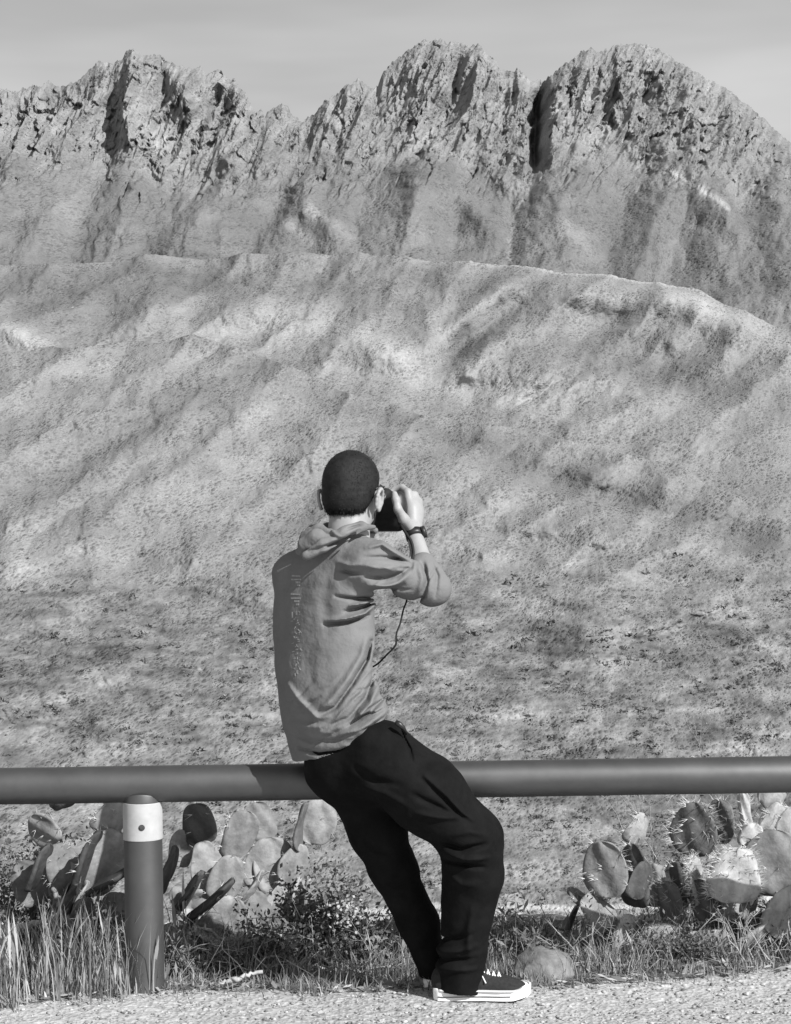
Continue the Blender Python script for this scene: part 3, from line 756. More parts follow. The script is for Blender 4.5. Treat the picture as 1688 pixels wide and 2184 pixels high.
        for it in range(smooth):
            A = np.zeros_like(V); nn = np.zeros(len(V))
            for i in range(4):
                np.add.at(A, F[:, i], V[F[:, (i + 1) % 4]] + V[F[:, (i - 1) % 4]]); np.add.at(nn, F[:, i], 2)
            A /= np.maximum(nn, 1)[:, None]
            V = V + (.5 if it % 2 == 0 else -.52) * (A - V)
        return V, F

M_SKIN = mat('skin', 0.30, 0.5, 0.07, 30, 4, 0.12, 160, spec=0.35, bdist=.0008)
M_HAIR = mat('short_dark_hair', 0.013, 0.7, 0.55, 26, 5, 0.5, 900, spec=0.25, bdist=.0012)
M_BEARD = mat('beard_stubble', 0.03, 0.8, 0.5, 300, 3, 0.5, 900, spec=0.2, bdist=.001)
M_SHIRT = mat('grey_jersey', 0.165, 0.9, 0.10, 9, 6, 0.8, 28, spec=0.08, bdist=.008)
M_TROU = mat('black_denim', 0.0065, 0.85, 0.45, 14, 6, 0.6, 50, spec=0.10, bdist=.003)
M_SHOE = mat('dark_canvas', 0.025, 0.85, 0.3, 120, 3, 0.3, 700, spec=0.2)
M_SOLE = mat('white_rubber', 0.85, 0.45, 0.03, 60, spec=0.5)
M_LACE = mat('white_lace', 0.75, 0.8, 0.05, 100)
M_BLACK = mat('black_plastic', 0.018, 0.42, 0.2, 90, spec=0.5)
M_GLASS = mat('lens_glass', 0.01, 0.08, spec=0.8)
M_STRAP = mat('black_webbing', 0.012, 0.7, 0.2, 200)
M_PRINT = mat('pale_print', 0.27, 0.8, 0.3, 160)

YT = -0.115                                            # hips; the chest leans back over the rail by YS
YS = 0.08
yaw_t, yaw_h = math.radians(47), math.radians(25)
RT, FT = np.array([math.cos(yaw_t), -math.sin(yaw_t), 0]), np.array([math.sin(yaw_t), math.cos(yaw_t), 0])
RH, FH, UP = np.array([math.cos(yaw_h), -math.sin(yaw_h), 0]), np.array([math.sin(yaw_h), math.cos(yaw_h), 0]), np.array([0, 0, 1.])
HC = W(751, 1036, -0.13 + YS)
def H(r, f, u): return HC + r * RH + f * FH + u * UP
FOOT = W(985, 2140, -0.14); PO = (float(FOOT[0]), -0.14, float(ground_z(FOOT[0], -0.14)))

# joints, read off the photograph
SH_R, EL_R, WR_R = W(790, 1200, -0.245 + YS), W(916, 1256, -0.13 + YS), W(883, 1134, -0.015 + YS)
SH_L, EL_L, WR_L = W(626, 1222, -0.07 + YS), W(735, 1290, 0.14 + YS), W(780, 1150, 0.14 + YS)
HIP_R, MID_R, KN_R, SHN_R, AN_R = W(812, 1614, -0.225), W(906, 1692, -0.235), W(1006, 1790, -0.22), W(1000, 1925, -0.17), W(980, 2088, -0.14)
HIP_L, KN_L, SHN_L, AN_L = W(768, 1655, -0.115), W(838, 1850, -0.08), W(893, 1970, -0.04), W(940, 2092, 0.0)

# ---- body: one continuous surface
body = Field((-.42, -.50, .0), (.30, .42, 1.62), .004)
Rm = np.stack([RH, FH, UP])
body.ell(H(0, -.004, .008), (.080, .097, .094), Rm, .01)                      # skull
body.ell(H(0, .030, -.062), (.058, .062, .060), Rm, .03)                      # face
body.ell(H(0, .062, -.104), (.034, .030, .026), Rm, .02)                      # chin
body.cone(H(-.045, .02, -.09), H(0, .07, -.108), .018, .018, .02); body.cone(H(.045, .02, -.09), H(0, .07, -.108), .018, .018, .02)
body.cone(H(-.04, .085, .006), H(.04, .085, .006), .012, .012, .012)          # brow
body.cone(H(0, .092, -.005), H(0, .116, -.045), .007, .013, .010)             # nose
for sd in (-1, 1):
    body.ell(H(sd * .031, .094, -.014), (.015, .010, .010), Rm, .0, cut='sub')
    body.ell(H(sd * .031, .083, -.014), (.012, .011, .0115), Rm, .002)        # eyeballs
    body.ell(H(sd * .050, .06, -.045), (.022, .02, .02), Rm, .02)             # cheeks
    # ear: rim, bowl and lobe
    ec = H(sd * .087, -.008, -.044)
    ring = [ec + sd * RH * (.010 + .006 * math.sin(a)) + FH * (-.004 - .019 * math.cos(a)) + UP * (.032 * math.sin(a)) for a in np.linspace(-.9, 3.9, 12)]
    body.chain(ring, [.0052] * 12, .004)
    body.ell(ec, (.007, .014, .024), Rm, .006); body.ell(ec + UP * -.028 + FH * .008 + sd * RH * .002, (.006, .009, .010), Rm, .005)
body.cone(H(-.020, .096, -.078), H(.020, .096, -.078), .0075, .0075, .006); body.cone(H(-.018, .095, -.089), H(.018, .095, -.089), .008, .008, .004)   # lips
NB = W(742, 1172, -0.165 + YS)
body.cone(NB, H(0, -.018, -.075), .070, .057, .03)                            # neck
body.cone(NB + UP * -.02, SH_R, .05, .036, .04); body.cone(NB + UP * -.02, SH_L, .05, .036, .04)
body.cone(W(700, 1250, YT + YS), W(712, 1450, YT + .6 * YS), .085, .075, .05, side=RT, ratio=1.35)
body.cone(W(712, 1450, YT + .6 * YS), W(760, 1640, YT), .07, .085, .05, side=RT, ratio=1.25)
body.chain([SH_R, EL_R], [.034, .030], .02); body.chain([EL_R, EL_R + (WR_R - EL_R) * .4, WR_R], [.030, .032, .0235], .02)
body.chain([SH_L, EL_L], [.036, .034], .02); body.chain([EL_L, WR_L], [.036, .0235], .02)
body.chain([HIP_R, MID_R, KN_R, SHN_R, AN_R], [.09, .075, .058, .052, .036], .03)
body.chain([HIP_L, KN_L, SHN_L, AN_L], [.085, .05, .042, .034], .03)
# right hand on the camera grip
mcp = [W(870, 1050, 0.030 + YS), W(884, 1056, 0.046 + YS), W(893, 1070, 0.050 + YS), W(896, 1089, 0.044 + YS)]
for i, (p, r) in enumerate(zip(mcp, [.0135, .0140, .0135, .0125])):
    body.cone(WR_R + (mcp[i] - WR_R) * .12, p, .0185, r, .012)
body.ell((WR_R * .45 + (mcp[1] + mcp[2]) * .5 * .55), (.026, .018, .036), np.stack([FH, RH, UP]), .02)
fing = [[mcp[0], W(858, 1040, 0.058 + YS), W(842, 1044, 0.066 + YS), W(831, 1053, 0.060 + YS)],
        [mcp[1], W(882, 1056, 0.086 + YS), W(860, 1060, 0.100 + YS), W(843, 1066, 0.090 + YS)],
        [mcp[2], W(890, 1074, 0.088 + YS), W(866, 1079, 0.102 + YS), W(848, 1084, 0.092 + YS)],
        [mcp[3], W(892, 1094, 0.078 + YS), W(871, 1098, 0.092 + YS), W(855, 1101, 0.084 + YS)]]
for f, r in zip(fing, [.0112, .0115, .0110, .0096]):
    body.chain(f, [r * 1.08, r, r * .92, r * .80], .0035)
body.chain([WR_R + (W(868, 1112, -0.040 + YS) - WR_R) * .35, W(862, 1108, -0.042 + YS), W(849, 1086, -0.058 + YS), W(845, 1066, -0.052 + YS), W(842, 1053, -0.044 + YS)], [.017, .0165, .0125, .0115, .0090], .008)
# left hand cupping the lens from below
lm = W(792, 1122, .14 + YS)
body.cone(WR_L, lm, .021, .024, .012)
for j, (dx, dy) in enumerate([(-.036, .02), (-.014, .034), (.010, .038), (.030, .028)]):
    a = lm + np.array([dx * .6, .012 + dy * .3, .012]); b = a + np.array([dx * .5, .016, .026]); c = b + np.array([-.004, -.004, .024])
    body.chain([lm, a, b, c], [.016, .0112, .010, .0085], .004)
body.chain([lm, lm + np.array([-.03, -.022, .012]), lm + np.array([-.038, -.026, .036])], [.016, .0125, .010], .006)
body.plane(PO - np.array([0, 0, -.03]), (0, 0, -1))
bv, bf = body.mesh(2)
person = mesh_obj('person', bv, bf, M_SKIN, origin=PO)
tag(person, 'man in grey hooded shirt and black trousers leaning on the rail with raised camera', 'person')
del body

# ---- hair: close crop, hairline at nape, temples and forehead
hair = Field(HC - .15, HC + .15, .003)
hair.ell(H(0, -.005, .009), (.0845, .1015, .099), Rm, .0)
hair.ell(H(0, -.045, -.045), (.070, .060, .052), Rm, .03)
hair.wobble(.0006, 60, 301)
hair.plane(H(0, .06, .035), FH * 1 + UP * -.55, .006)
hair.plane(H(0, .012, -.012), FH * .85 + UP * -.62, .006)
hair.plane(H(0, -.03, -.082), UP * -1 + FH * .15, .006)
for sd in (-1, 1): hair.ell(H(sd * .094, .010, -.046), (.026, .026, .042), Rm, 0, cut='sub')
v, f = hair.mesh(2)
hu = (v - HC) @ UP; hfw = (v - HC) @ FH
fade = sstep(-.045, -.088, hu) * 4.5 + 5.5 * np.exp(-((hu - .015) / .035) ** 2 - ((v - HC) @ RH / .045) ** 2) * sstep(0, -.06, hfw) * (.6 + .8 * perlin(v[:, 0] * 45, v[:, 2] * 45, 306)) - .45 + 1.5 * np.clip(perlin((v[:, 0] - v[:, 1]) * 30, v[:, 2] * 30, 305) + .15, 0, 1)  # thinner hair at the nape, plus a crown highlight put into the tone
hair_o = mesh_obj('hair', v, f, M_HAIR, person, PO, tone=np.clip(1 + fade, .35, 9))
# individual clipped hairs give the crop its nap and ragged hairline
rgh = np.random.default_rng(9)
hm = hair_o.data; MBh = MB()
pick = rgh.choice(len(v), 9000)
nrm = np.array([hm.vertices[int(i)].normal[:] for i in pick]); base = v[pick]
whorl = H(.01, -.06, .085) - base; comb = np.cross(nrm, np.cross(np.array([0, 0, -1.0]) - whorl * 4, nrm)); comb /= np.linalg.norm(comb, axis=1)[:, None] + 1e-6
dr = nrm * .16 + comb + rgh.normal(size=(len(pick), 3)) * .35; dr /= np.linalg.norm(dr, axis=1)[:, None]
tip = base + dr * rgh.uniform(.003, .007, (len(pick), 1))
sdv = np.cross(dr, nrm + rgh.normal(size=(len(pick), 3)) * .2); sdv /= np.linalg.norm(sdv, axis=1)[:, None]
hv = np.stack([base - sdv * .0011 - nrm * .001, base + sdv * .0011 - nrm * .001, tip], 1).reshape(-1, 3)
hf = np.arange(len(hv)).reshape(-1, 3)
tv = (np.clip(1 + fade, .35, 9)[pick] * rgh.choice([.4, .8, 1.1, 1.6, 2.2], len(pick)))
mesh_obj('hair_strands', hv, hf, M_HAIR, hair_o, PO, smooth=False, tone=np.repeat(tv, 3))
# longer wisps feather the hairline at the nape and above the ears
edge_i = np.where((hu < -.068) & (hfw < .01))[0]; edge_i = rgh.choice(edge_i, min(len(edge_i), 1500), replace=False)
nb = v[edge_i]; dd = np.array([0, 0, -1.0]) + rgh.normal(size=(len(nb), 3)) * .35; tp = nb + dd * rgh.uniform(.004, .013, (len(nb), 1))
tp = tp + (HC - nb) * np.array([1, 1, 0]) * .05; sv_ = np.cross(dd, rgh.normal(size=(len(nb), 3))); sv_ /= np.linalg.norm(sv_, axis=1)[:, None]
wv_ = np.stack([nb - sv_ * .0011, nb + sv_ * .0011, tp], 1).reshape(-1, 3)
mesh_obj('nape_hair', wv_, np.arange(len(wv_)).reshape(-1, 3), M_HAIR, hair_o, PO, smooth=False, tone=np.repeat(rgh.uniform(2, 5.5, len(nb)), 3))
# ---- beard
bd = Field(HC - .19, HC + .15, .003)
bd.ell(H(0, .031, -.066), (.0595, .064, .060), Rm, .0)
bd.ell(H(0, .064, -.108), (.037, .034, .030), Rm, .025)
bd.cone(H(-.046, .018, -.09), H(0, .07, -.11), .0195, .020, .02); bd.cone(H(.046, .018, -.09), H(0, .07, -.11), .0195, .020, .02)
bd.plane(H(0, .055, -.066), UP * 1 + FH * .45, .004)
bd.plane(H(0, .004, 0), FH * -1, .004)
for sd in (-1, 1): bd.ell(H(sd * .0, .098, -.083), (.020, .012, .009), Rm, 0, cut='sub')
v, f = bd.mesh(2); mesh_obj('beard', v, f, M_BEARD, person, PO)
# ---- glasses: thin dark frame and temple arms
g = MB()
for sd in (-1, 1):
    g.tube([H(sd * .062, .088, -.006), H(sd * .080, .060, -.004), H(sd * .0865, .012, -.003), H(sd * .085, -.012, -.012)], .0021, 8)
    g.tube([H(sd * .034 + .025 * math.cos(a), .109 - .004 * abs(math.cos(a)), -.014 + .018 * math.sin(a)) for a in np.linspace(0, 2 * math.pi, 17)], .0018, 6)
g.tube([H(-.009, .110, -.010), H(.009, .110, -.010)], .0018, 6)
g.build('glasses', M_BLACK, person, PO)

# ---- hooded shirt
sh = Field((-.44, -.44, .58), (.30, .40, 1.56), .0034)
rows = [(1150, 668, 786), (1180, 622, 799), (1210, 594, 803), (1250, 584, 801), (1300, 583, 799), (1360, 585, 798), (1420, 588, 797), (1460, 592, 801), (1500, 597, 812),
        (1550, 606, 826), (1600, 622, 838), (1660, 636, 846)]
yr = lambda v_: YT + YS * float(sstep(1560, 1300, v_))
zs = np.array([W((l + r) / 2, v_, yr(v_))[2] for v_, l, r in rows]); cx = np.array([W((l + r) / 2, v_, yr(v_))[0] for v_, l, r in rows])
hw = np.array([(r - l) / 2 / FPX * (CAM_D + yr(v_)) for v_, l, r in rows])
sl, x, y, z = sh.box((-.44, -.46, zs.min()), (.30, .40, zs.max()), 0)
zz = z.ravel(); o = np.argsort(zs)
def sm(a):
    q = np.interp(np.linspace(zs.min(), zs.max(), 200), zs[o], a[o]); kern = np.hanning(25); kern /= kern.sum()
    q = np.convolve(np.pad(q, 12, mode='edge'), kern, 'valid'); return np.interp(zz, np.linspace(zs.min(), zs.max(), 200), q)
A = sm(hw) / math.sqrt(math.cos(yaw_t) ** 2 + (.64 * math.sin(yaw_t)) ** 2); B = A * sm(np.interp(np.array([r[0] for r in rows]), [1150, 1300, 1480, 1560, 1660], [.50, .60, .62, .66, .70]))
ux = x - sm(cx)[None, None, :]; uy = y - (YT + YS * sstep(.82, 1.18, zz))[None, None, :]
a_ = ux * RT[0] + uy * RT[1]; b_ = ux * FT[0] + uy * FT[1]
e = ((np.abs(a_) / A) ** 2.3 + (np.abs(b_) / B) ** 2.3) ** (1 / 2.3)
sh.put(sl, ((e - 1) * B).astype(np.float32), 0)
del ux, uy, a_, b_, e
NBs = W(738, 1176, -0.17 + YS)
sh.cone(NBs, SH_R + np.array([0, 0, -.004]), .062, .060, .05); sh.cone(NBs, SH_L + np.array([0, 0, -.006]), .060, .046, .05)
sh.ell(SH_R + np.array([.0, .0, -.012]), (.060, .060, .056), None, .04)
sh.chain([SH_R, SH_R * .4 + EL_R * .6, EL_R + np.array([.004, 0, -.002])], [.057, .053, .051], .03)
FE_R = EL_R + (WR_R - EL_R) * .40
sh.chain([EL_R + np.array([.016, .01, .0]), FE_R], [.052, .043], .02)
FE_L = EL_L + (WR_L - EL_L) * .80
sh.chain([SH_L, EL_L], [.052, .048], .04); sh.chain([EL_L, FE_L], [.046, .036], .02)
sh.wobble(.0020, 9, 311); sh.wobble(.0012, 22, 313)
# cloth folds: sleeve, arm pit, small of the back, waist
def FO(pts, amp, w, y=-.3): sh.fold([W(px_, py_, y + YS * .8) for px_, py_ in pts], amp * (1.9 if w < .0125 else 1.2), w * .85)
FO([(782, 1168), (815, 1160), (845, 1180), (868, 1196)], .010, .010, -.33)
FO([(775, 1190), (812, 1190), (850, 1194), (880, 1206)], -.007, .008, -.33)
FO([(770, 1205), (812, 1212), (850, 1212)], .009, .011, -.33)
FO([(780, 1232), (820, 1236), (856, 1226), (876, 1212)], -.010, .008, -.33)
FO([(786, 1250), (820, 1252), (850, 1246), (872, 1228)], .010, .009, -.33)
FO([(796, 1264), (830, 1264), (862, 1250)], -.006, .008, -.33)
FO([(905, 1205), (912, 1240), (905, 1275), (880, 1294)], -.010, .007, -.25)
FO([(893, 1202), (902, 1235), (893, 1272)], .006, .011, -.25)
FO([(925, 1205), (935, 1230), (930, 1275)], -.005, .006, -.22)
FO([(715, 1273), (755, 1279), (800, 1281)], -.009, .006)
FO([(745, 1293), (775, 1288), (800, 1283)], .008, .006)
FO([(735, 1306), (775, 1298), (800, 1287)], -.008, .006)
FO([(695, 1326), (740, 1320), (778, 1310), (800, 1292)], .010, .007)
FO([(690, 1334), (740, 1330), (785, 1316)], -.008, .006)
FO([(725, 1216), (752, 1224), (775, 1222)], -.006, .007); FO([(720, 1200), (745, 1206), (768, 1204)], .006, .008)
FO([(783, 1360), (772, 1400), (740, 1450), (700, 1500), (668, 1520)], .010, .013)
FO([(790, 1372), (782, 1410), (752, 1458), (716, 1508), (680, 1530)], -.010, .008)
FO([(612, 1468), (632, 1492), (655, 1512), (678, 1530), (700, 1524)], .009, .010)
FO([(800, 1400), (795, 1450), (780, 1490), (745, 1530), (690, 1552)], -.007, .009)
FO([(805, 1470), (790, 1500), (770, 1520), (800, 1512), (830, 1492)], .012, .010)
FO([(818, 1496), (796, 1512), (770, 1530), (745, 1546)], -.012, .008)
FO([(832, 1512), (800, 1532), (768, 1552), (730, 1562)], .010, .012)
FO([(620, 1572), (665, 1584), (715, 1578), (760, 1560)], -.006, .010)
FO([(618, 1548), (660, 1552), (700, 1548)], .005, .012)
FO([(668, 1360), (655, 1420), (668, 1470)], -.004, .022); FO([(700, 1230), (690, 1290), (700, 1340)], -.006, .022)
rgf = np.random.default_rng(21)
for i in range(26):
    cx_, cy_ = rgf.uniform(640, 825), rgf.uniform(1440, 1590); an = math.radians(rgf.normal(28, 16)); L_ = rgf.uniform(14, 40)
    FO([(cx_ - L_ * math.cos(an), cy_ + L_ * math.sin(an)), (cx_, cy_ + rgf.normal() * 4), (cx_ + L_ * math.cos(an), cy_ - L_ * math.sin(an))], rgf.choice([-1, 1]) * rgf.uniform(.0015, .0035), rgf.uniform(.005, .008))
for i in range(14):
    cx_, cy_ = rgf.uniform(785, 930), rgf.uniform(1190, 1275); an = math.radians(rgf.normal(12 if cx_ < 870 else 75, 18)); L_ = rgf.uniform(10, 26)
    FO([(cx_ - L_ * math.cos(an), cy_ + L_ * math.sin(an)), (cx_, cy_), (cx_ + L_ * math.cos(an), cy_ - L_ * math.sin(an))], rgf.choice([-1, 1]) * rgf.uniform(.0015, .0032), rgf.uniform(.004, .006), -.26)
# hem band
FO([(632, 1602), (680, 1609), (730, 1598), (775, 1578), (812, 1550), (838, 1522)], -.008, .0055)
FO([(634, 1614), (682, 1622), (734, 1612), (782, 1592), (818, 1564), (842, 1536)], .005, .009)
sh.plane(W(636, 1622, YT), (.44, .10, -1.0))
sh.ell(NB + UP * .055, (.060, .060, .06), None, 0, cut='sub')
v, f = sh.mesh(2)
shirt = mesh_obj('hooded_shirt', v, f, M_SHIRT, person, PO)
sh_bvh = BVHTree.FromPolygons([Vector(q) for q in v], [tuple(int(i) for i in q) for q in f])
del sh
# hood lying folded behind the neck
hd = Field(W(600, 1260, -.45 + YS), W(830, 1060, .08 + YS), .0032)
def hb(pts, rad, k=.010): hd.chain([W(p[0], p[1], p[2] + YS) for p in pts], rad, k)
hb([(655, 1186, -.285), (690, 1164, -.295), (735, 1142, -.29), (775, 1124, -.255), (798, 1124, -.20)], [.016, .019, .017, .012, .007])
hb([(650, 1160, -.25), (676, 1148, -.26), (705, 1148, -.275), (735, 1134, -.275), (770, 1118, -.245)], [.022, .027, .018, .015, .010])
hb([(660, 1142, -.19), (680, 1130, -.20), (700, 1140, -.235), (716, 1150, -.26)], [.020, .020, .016, .010], .006)
hb([(668, 1136, -.13), (700, 1128, -.06), (760, 1128, -.04), (800, 1132, -.08)], [.022, .018, .015, .010])
hb([(655, 1150, -.18), (668, 1134, -.12)], [.024, .020])
hb([(640, 1176, -.235), (660, 1166, -.26)], [.014, .016])
hd.wobble(.0012, 30, 321)
for pts, am, w in [([(658, 1177), (700, 1164), (736, 1149), (765, 1131)], -.016, .0055), ([(704, 1124), (716, 1140), (728, 1146)], .006, .005), ([(690, 1136), (706, 1142), (722, 1146)], -.008, .006),
                   ([(735, 1132), (755, 1124), (772, 1120)], -.007, .004), ([(640, 1196), (660, 1200), (690, 1186)], -.006, .006)]:
    hd.fold([W(a, b, -.29 + YS) for a, b in pts], am, w)
v, f = hd.mesh(2); mesh_obj('hood', v, f, M_SHIRT, shirt, PO)
del hd
# pale lettering printed down the back, read sideways and worn away towards the bottom
pr = MB(); cam_p = np.array([0, -CAM_D, CAM_Z])
def on_shirt(px_, py_, lift=.0009):
    t = W(px_, py_, 0.0) - cam_p; t /= np.linalg.norm(t)
    h = sh_bvh.ray_cast(Vector(cam_p), Vector(t))
    return None if h[0] is None else np.array(h[0]) + np.array(h[1]) * lift
def stroke(x0, y0, x1, y1, w, n=6):
    V, F = [], []
    d = np.array([x1 - x0, y1 - y0], float); L = np.hypot(*d); nrm_ = np.array([-d[1], d[0]]) / L * w / 2
    for lift in (.0009, -.003):
        for i in range(n + 1):
            c = np.array([x0, y0]) + d * i / n
            for s_ in (-1, 1):
                q = on_shirt(*(c + s_ * nrm_), lift)
                if q is None: return
                V.append(q)
    m2 = 2 * (n + 1)
    for i in range(n):
        F.append((2 * i, 2 * i + 1, 2 * i + 3, 2 * i + 2)); F.append((m2 + 2 * i + 1, m2 + 2 * i, m2 + 2 * i + 2, m2 + 2 * i + 3))
        F.append((2 * i, 2 * i + 2, m2 + 2 * i + 2, m2 + 2 * i)); F.append((2 * i + 3, 2 * i + 1, m2 + 2 * i + 1, m2 + 2 * i + 3))
    F.append((1, 0, m2, m2 + 1)); F.append((2 * n, 2 * n + 1, m2 + 2 * n + 1, m2 + 2 * n))
    pr.add(V, F)
for s_ in [(623, 1228, 641, 1229, 3.2), (622, 1236, 642, 1236, 3.2), (631, 1242, 641, 1242.5, 4.5), (634, 1248, 640, 1248, 4),
           (621, 1267, 640, 1268, 3.2), (621, 1276, 641, 1276, 3.4), (628, 1282, 638, 1282.5, 4), (632, 1289, 638, 1289, 4),
           (623, 1305, 624, 1318, 2.6), (632, 1304, 633, 1312, 3)] + [(x_, y_, x_ + dx_, y_ + dy_, w_) for x_, y_, dx_, dy_, w_ in zip(
               622 + np.random.default_rng(4).uniform(0, 16, 46) + np.linspace(0, 5, 46), np.linspace(1304, 1436, 46), np.random.default_rng(5).uniform(-5, 5, 46), np.random.default_rng(6).uniform(-3, 6, 46) + .5, np.random.default_rng(7).uniform(1.0, 2.4, 46))]:
    stroke(*s_)
if pr.V: pr.build('back_print', M_PRINT, shirt, PO, smooth=False)

# ---- trousers
tr = Field((-.30, -.48, .03), (.42, .16, .98), .0038)
tr.cone(W(726, 1580, -.12), W(734, 1634, -.15), .100, .110, .04, side=RT, ratio=1.18)
tr.chain([HIP_R, MID_R, KN_R], [.108, .107, .088], .05)
tr.chain([KN_R, W(1010, 1865, -.19), SHN_R, AN_R + np.array([0, 0, -.02])], [.090, .083, .073, .073], .04)
tr.chain([HIP_L, W(806, 1775, -.10)], [.105, .082], .04)
tr.chain([W(805, 1775, -.10), KN_L, SHN_L, AN_L + np.array([-.004, 0, -.012])], [.082, .068, .057, .047], .03)
tr.wobble(.0022, 10, 331); tr.wobble(.0014, 26, 333)
def FT_(pts, amp, w, y=-.3): tr.fold([W(a, b, y) for a, b in pts], amp * 1.8, w * .9)
FT_([(850, 1548), (862, 1575), (876, 1600), (880, 1622)], -.006, .004)
FT_([(905, 1650), (950, 1690), (985, 1730), (1010, 1750)], .006, .006); FT_([(900, 1658), (945, 1700), (985, 1742)], -.006, .007)
FT_([(880, 1690), (925, 1712), (965, 1735)], -.007, .010); FT_([(890, 1730), (930, 1738), (975, 1740)], .007, .010)
FT_([(945, 1800), (985, 1812), (1035, 1800)], -.011, .009); FT_([(948, 1820), (990, 1832), (1040, 1830)], .008, .009); FT_([(950, 1842), (995, 1846), (1032, 1852)], -.009, .008)
FT_([(960, 1780), (1000, 1770), (1040, 1778)], .006, .012); FT_([(955, 1870), (985, 1890), (1020, 1890)], .005, .012)
FT_([(930, 2030), (965, 2018), (1005, 2005)], -.008, .009); FT_([(928, 2050), (970, 2042), (1020, 2030)], .008, .010); FT_([(926, 2070), (965, 2064), (1015, 2058)], -.008, .008)
FT_([(928, 2088), (970, 2082), (1022, 2082)], .007, .009); FT_([(1010, 1940), (1000, 2000), (1004, 2060)], .006, .012)
FT_([(760, 1640), (800, 1665), (850, 1670)], -.006, .012); FT_([(770, 1680), (820, 1690), (870, 1715)], .006, .012)
FT_([(770, 1800), (800, 1830), (830, 1835)], -.006, .010); FT_([(820, 1900), (850, 1915), (880, 1910)], -.006, .010)
tr.plane(W(700, 1560, YT), (-.30, -.05, 1.0)); tr.plane(W(980, 2112, -.14), (-.10, .0, -1.0))
lz = W(935, 2104, 0.0)
v, f = tr.mesh(2); trou = mesh_obj('trousers', v, f, M_TROU, person, PO)
del tr
bl = MB()
bl.tube([W(845, 1540, -.30), W(852, 1545, -.305), W(860, 1552, -.30), W(868, 1566, -.29)], [.007, .009, .007, .004], 8)
bl.build('belt_end', M_BLACK, trou, PO)

# ---- shoes
def shoe(heel, yaw, length=.290):
    fx, fy = math.cos(yaw), math.sin(yaw); ax = np.array([fx, fy, 0]); sdv_ = np.array([-fy, fx, 0])
    root = empty('shoe', (0, 0, 0)); root.parent = person
    def half(t):          # outline half-width along the foot
        return np.interp(t, [0, .04, .12, .3, .5, .68, .82, .92, .975, 1.0], [.012, .026, .033, .034, .037, .047, .049, .040, .025, .006])
    ts = np.concatenate([np.linspace(0, .1, 9), np.linspace(.12, .85, 24), np.linspace(.87, 1, 14)])
    loop = [(t, half(t)) for t in ts] + [(t, -half(t)) for t in ts[::-1]]
    def ring(zf, grow):
        V = []
        for t, h_ in loop:
            zz_ = zf(t); V.append(heel + ax * ((t - .5) * (length + 2 * grow) + length * .5) + sdv_ * (h_ + math.copysign(grow, h_)) + UP * zz_)
        return V
    top = lambda t: .033 + .010 * sstep(.80, .97, t) + .004 * sstep(.12, .0, t)
    up0 = lambda t: .012 * sstep(.78, 1.0, t)
    rings = [ring(lambda t: up0(t) * .8 + .001, -.003), ring(lambda t: up0(t) + .004, 0), ring(lambda t: up0(t) * .6 + (top(t)) * .5, .0006), ring(lambda t: top(t) - .002, .001), ring(top, -.002), ring(lambda t: top(t) - .004, -.008)]
    n_ = len(loop); V = sum(rings, []); F = []
    for i in range(len(rings) - 1):
        for k in range(n_):
            k2 = (k + 1) % n_; F.append((i * n_ + k2, i * n_ + k, (i + 1) * n_ + k, (i + 1) * n_ + k2))
    h_ = len(ts)
    for base_, flip in ((0, False), ((len(rings) - 1) * n_, True)):
        for k in range(h_ - 1):
            q = (base_ + k, base_ + k + 1, base_ + n_ - 2 - k, base_ + n_ - 1 - k); F.append(q if flip else q[::-1])
    u = MB()
    def P(t, s_, z_): return heel + ax * t * length + sdv_ * s_ + UP * z_
    fld = Field(np.minimum(P(0, 0, 0), P(1, 0, 0)) - .07, np.maximum(P(0, 0, 0), P(1, 0, 0)) + np.array([.07, .07, .15]), .003)
    Rf = np.stack([ax, sdv_, UP])
    fld.ell(P(.13, 0, .055), (.044, .033, .05), Rf, .02); fld.ell(P(.34, 0, .058), (.06, .034, .046), Rf, .03)
    fld.ell(P(.56, 0, .038), (.07, .038, .036), Rf, .03); fld.ell(P(.78, 0, .030), (.052, .044, .026), Rf, .03)
    fld.plane(P(0, 0, .092), UP - ax * .12, .004); fld.plane(P(0, 0, .022), -UP)
    fld.ell(P(.20, 0, .10), (.040, .022, .03), Rf, 0, cut='sub')
    v_, f_ = fld.mesh(2)
    upper = mesh_obj('upper', v_, f_, M_SHOE, None, (0, 0, 0))
    return root, V, F, v_, f_, upper, P
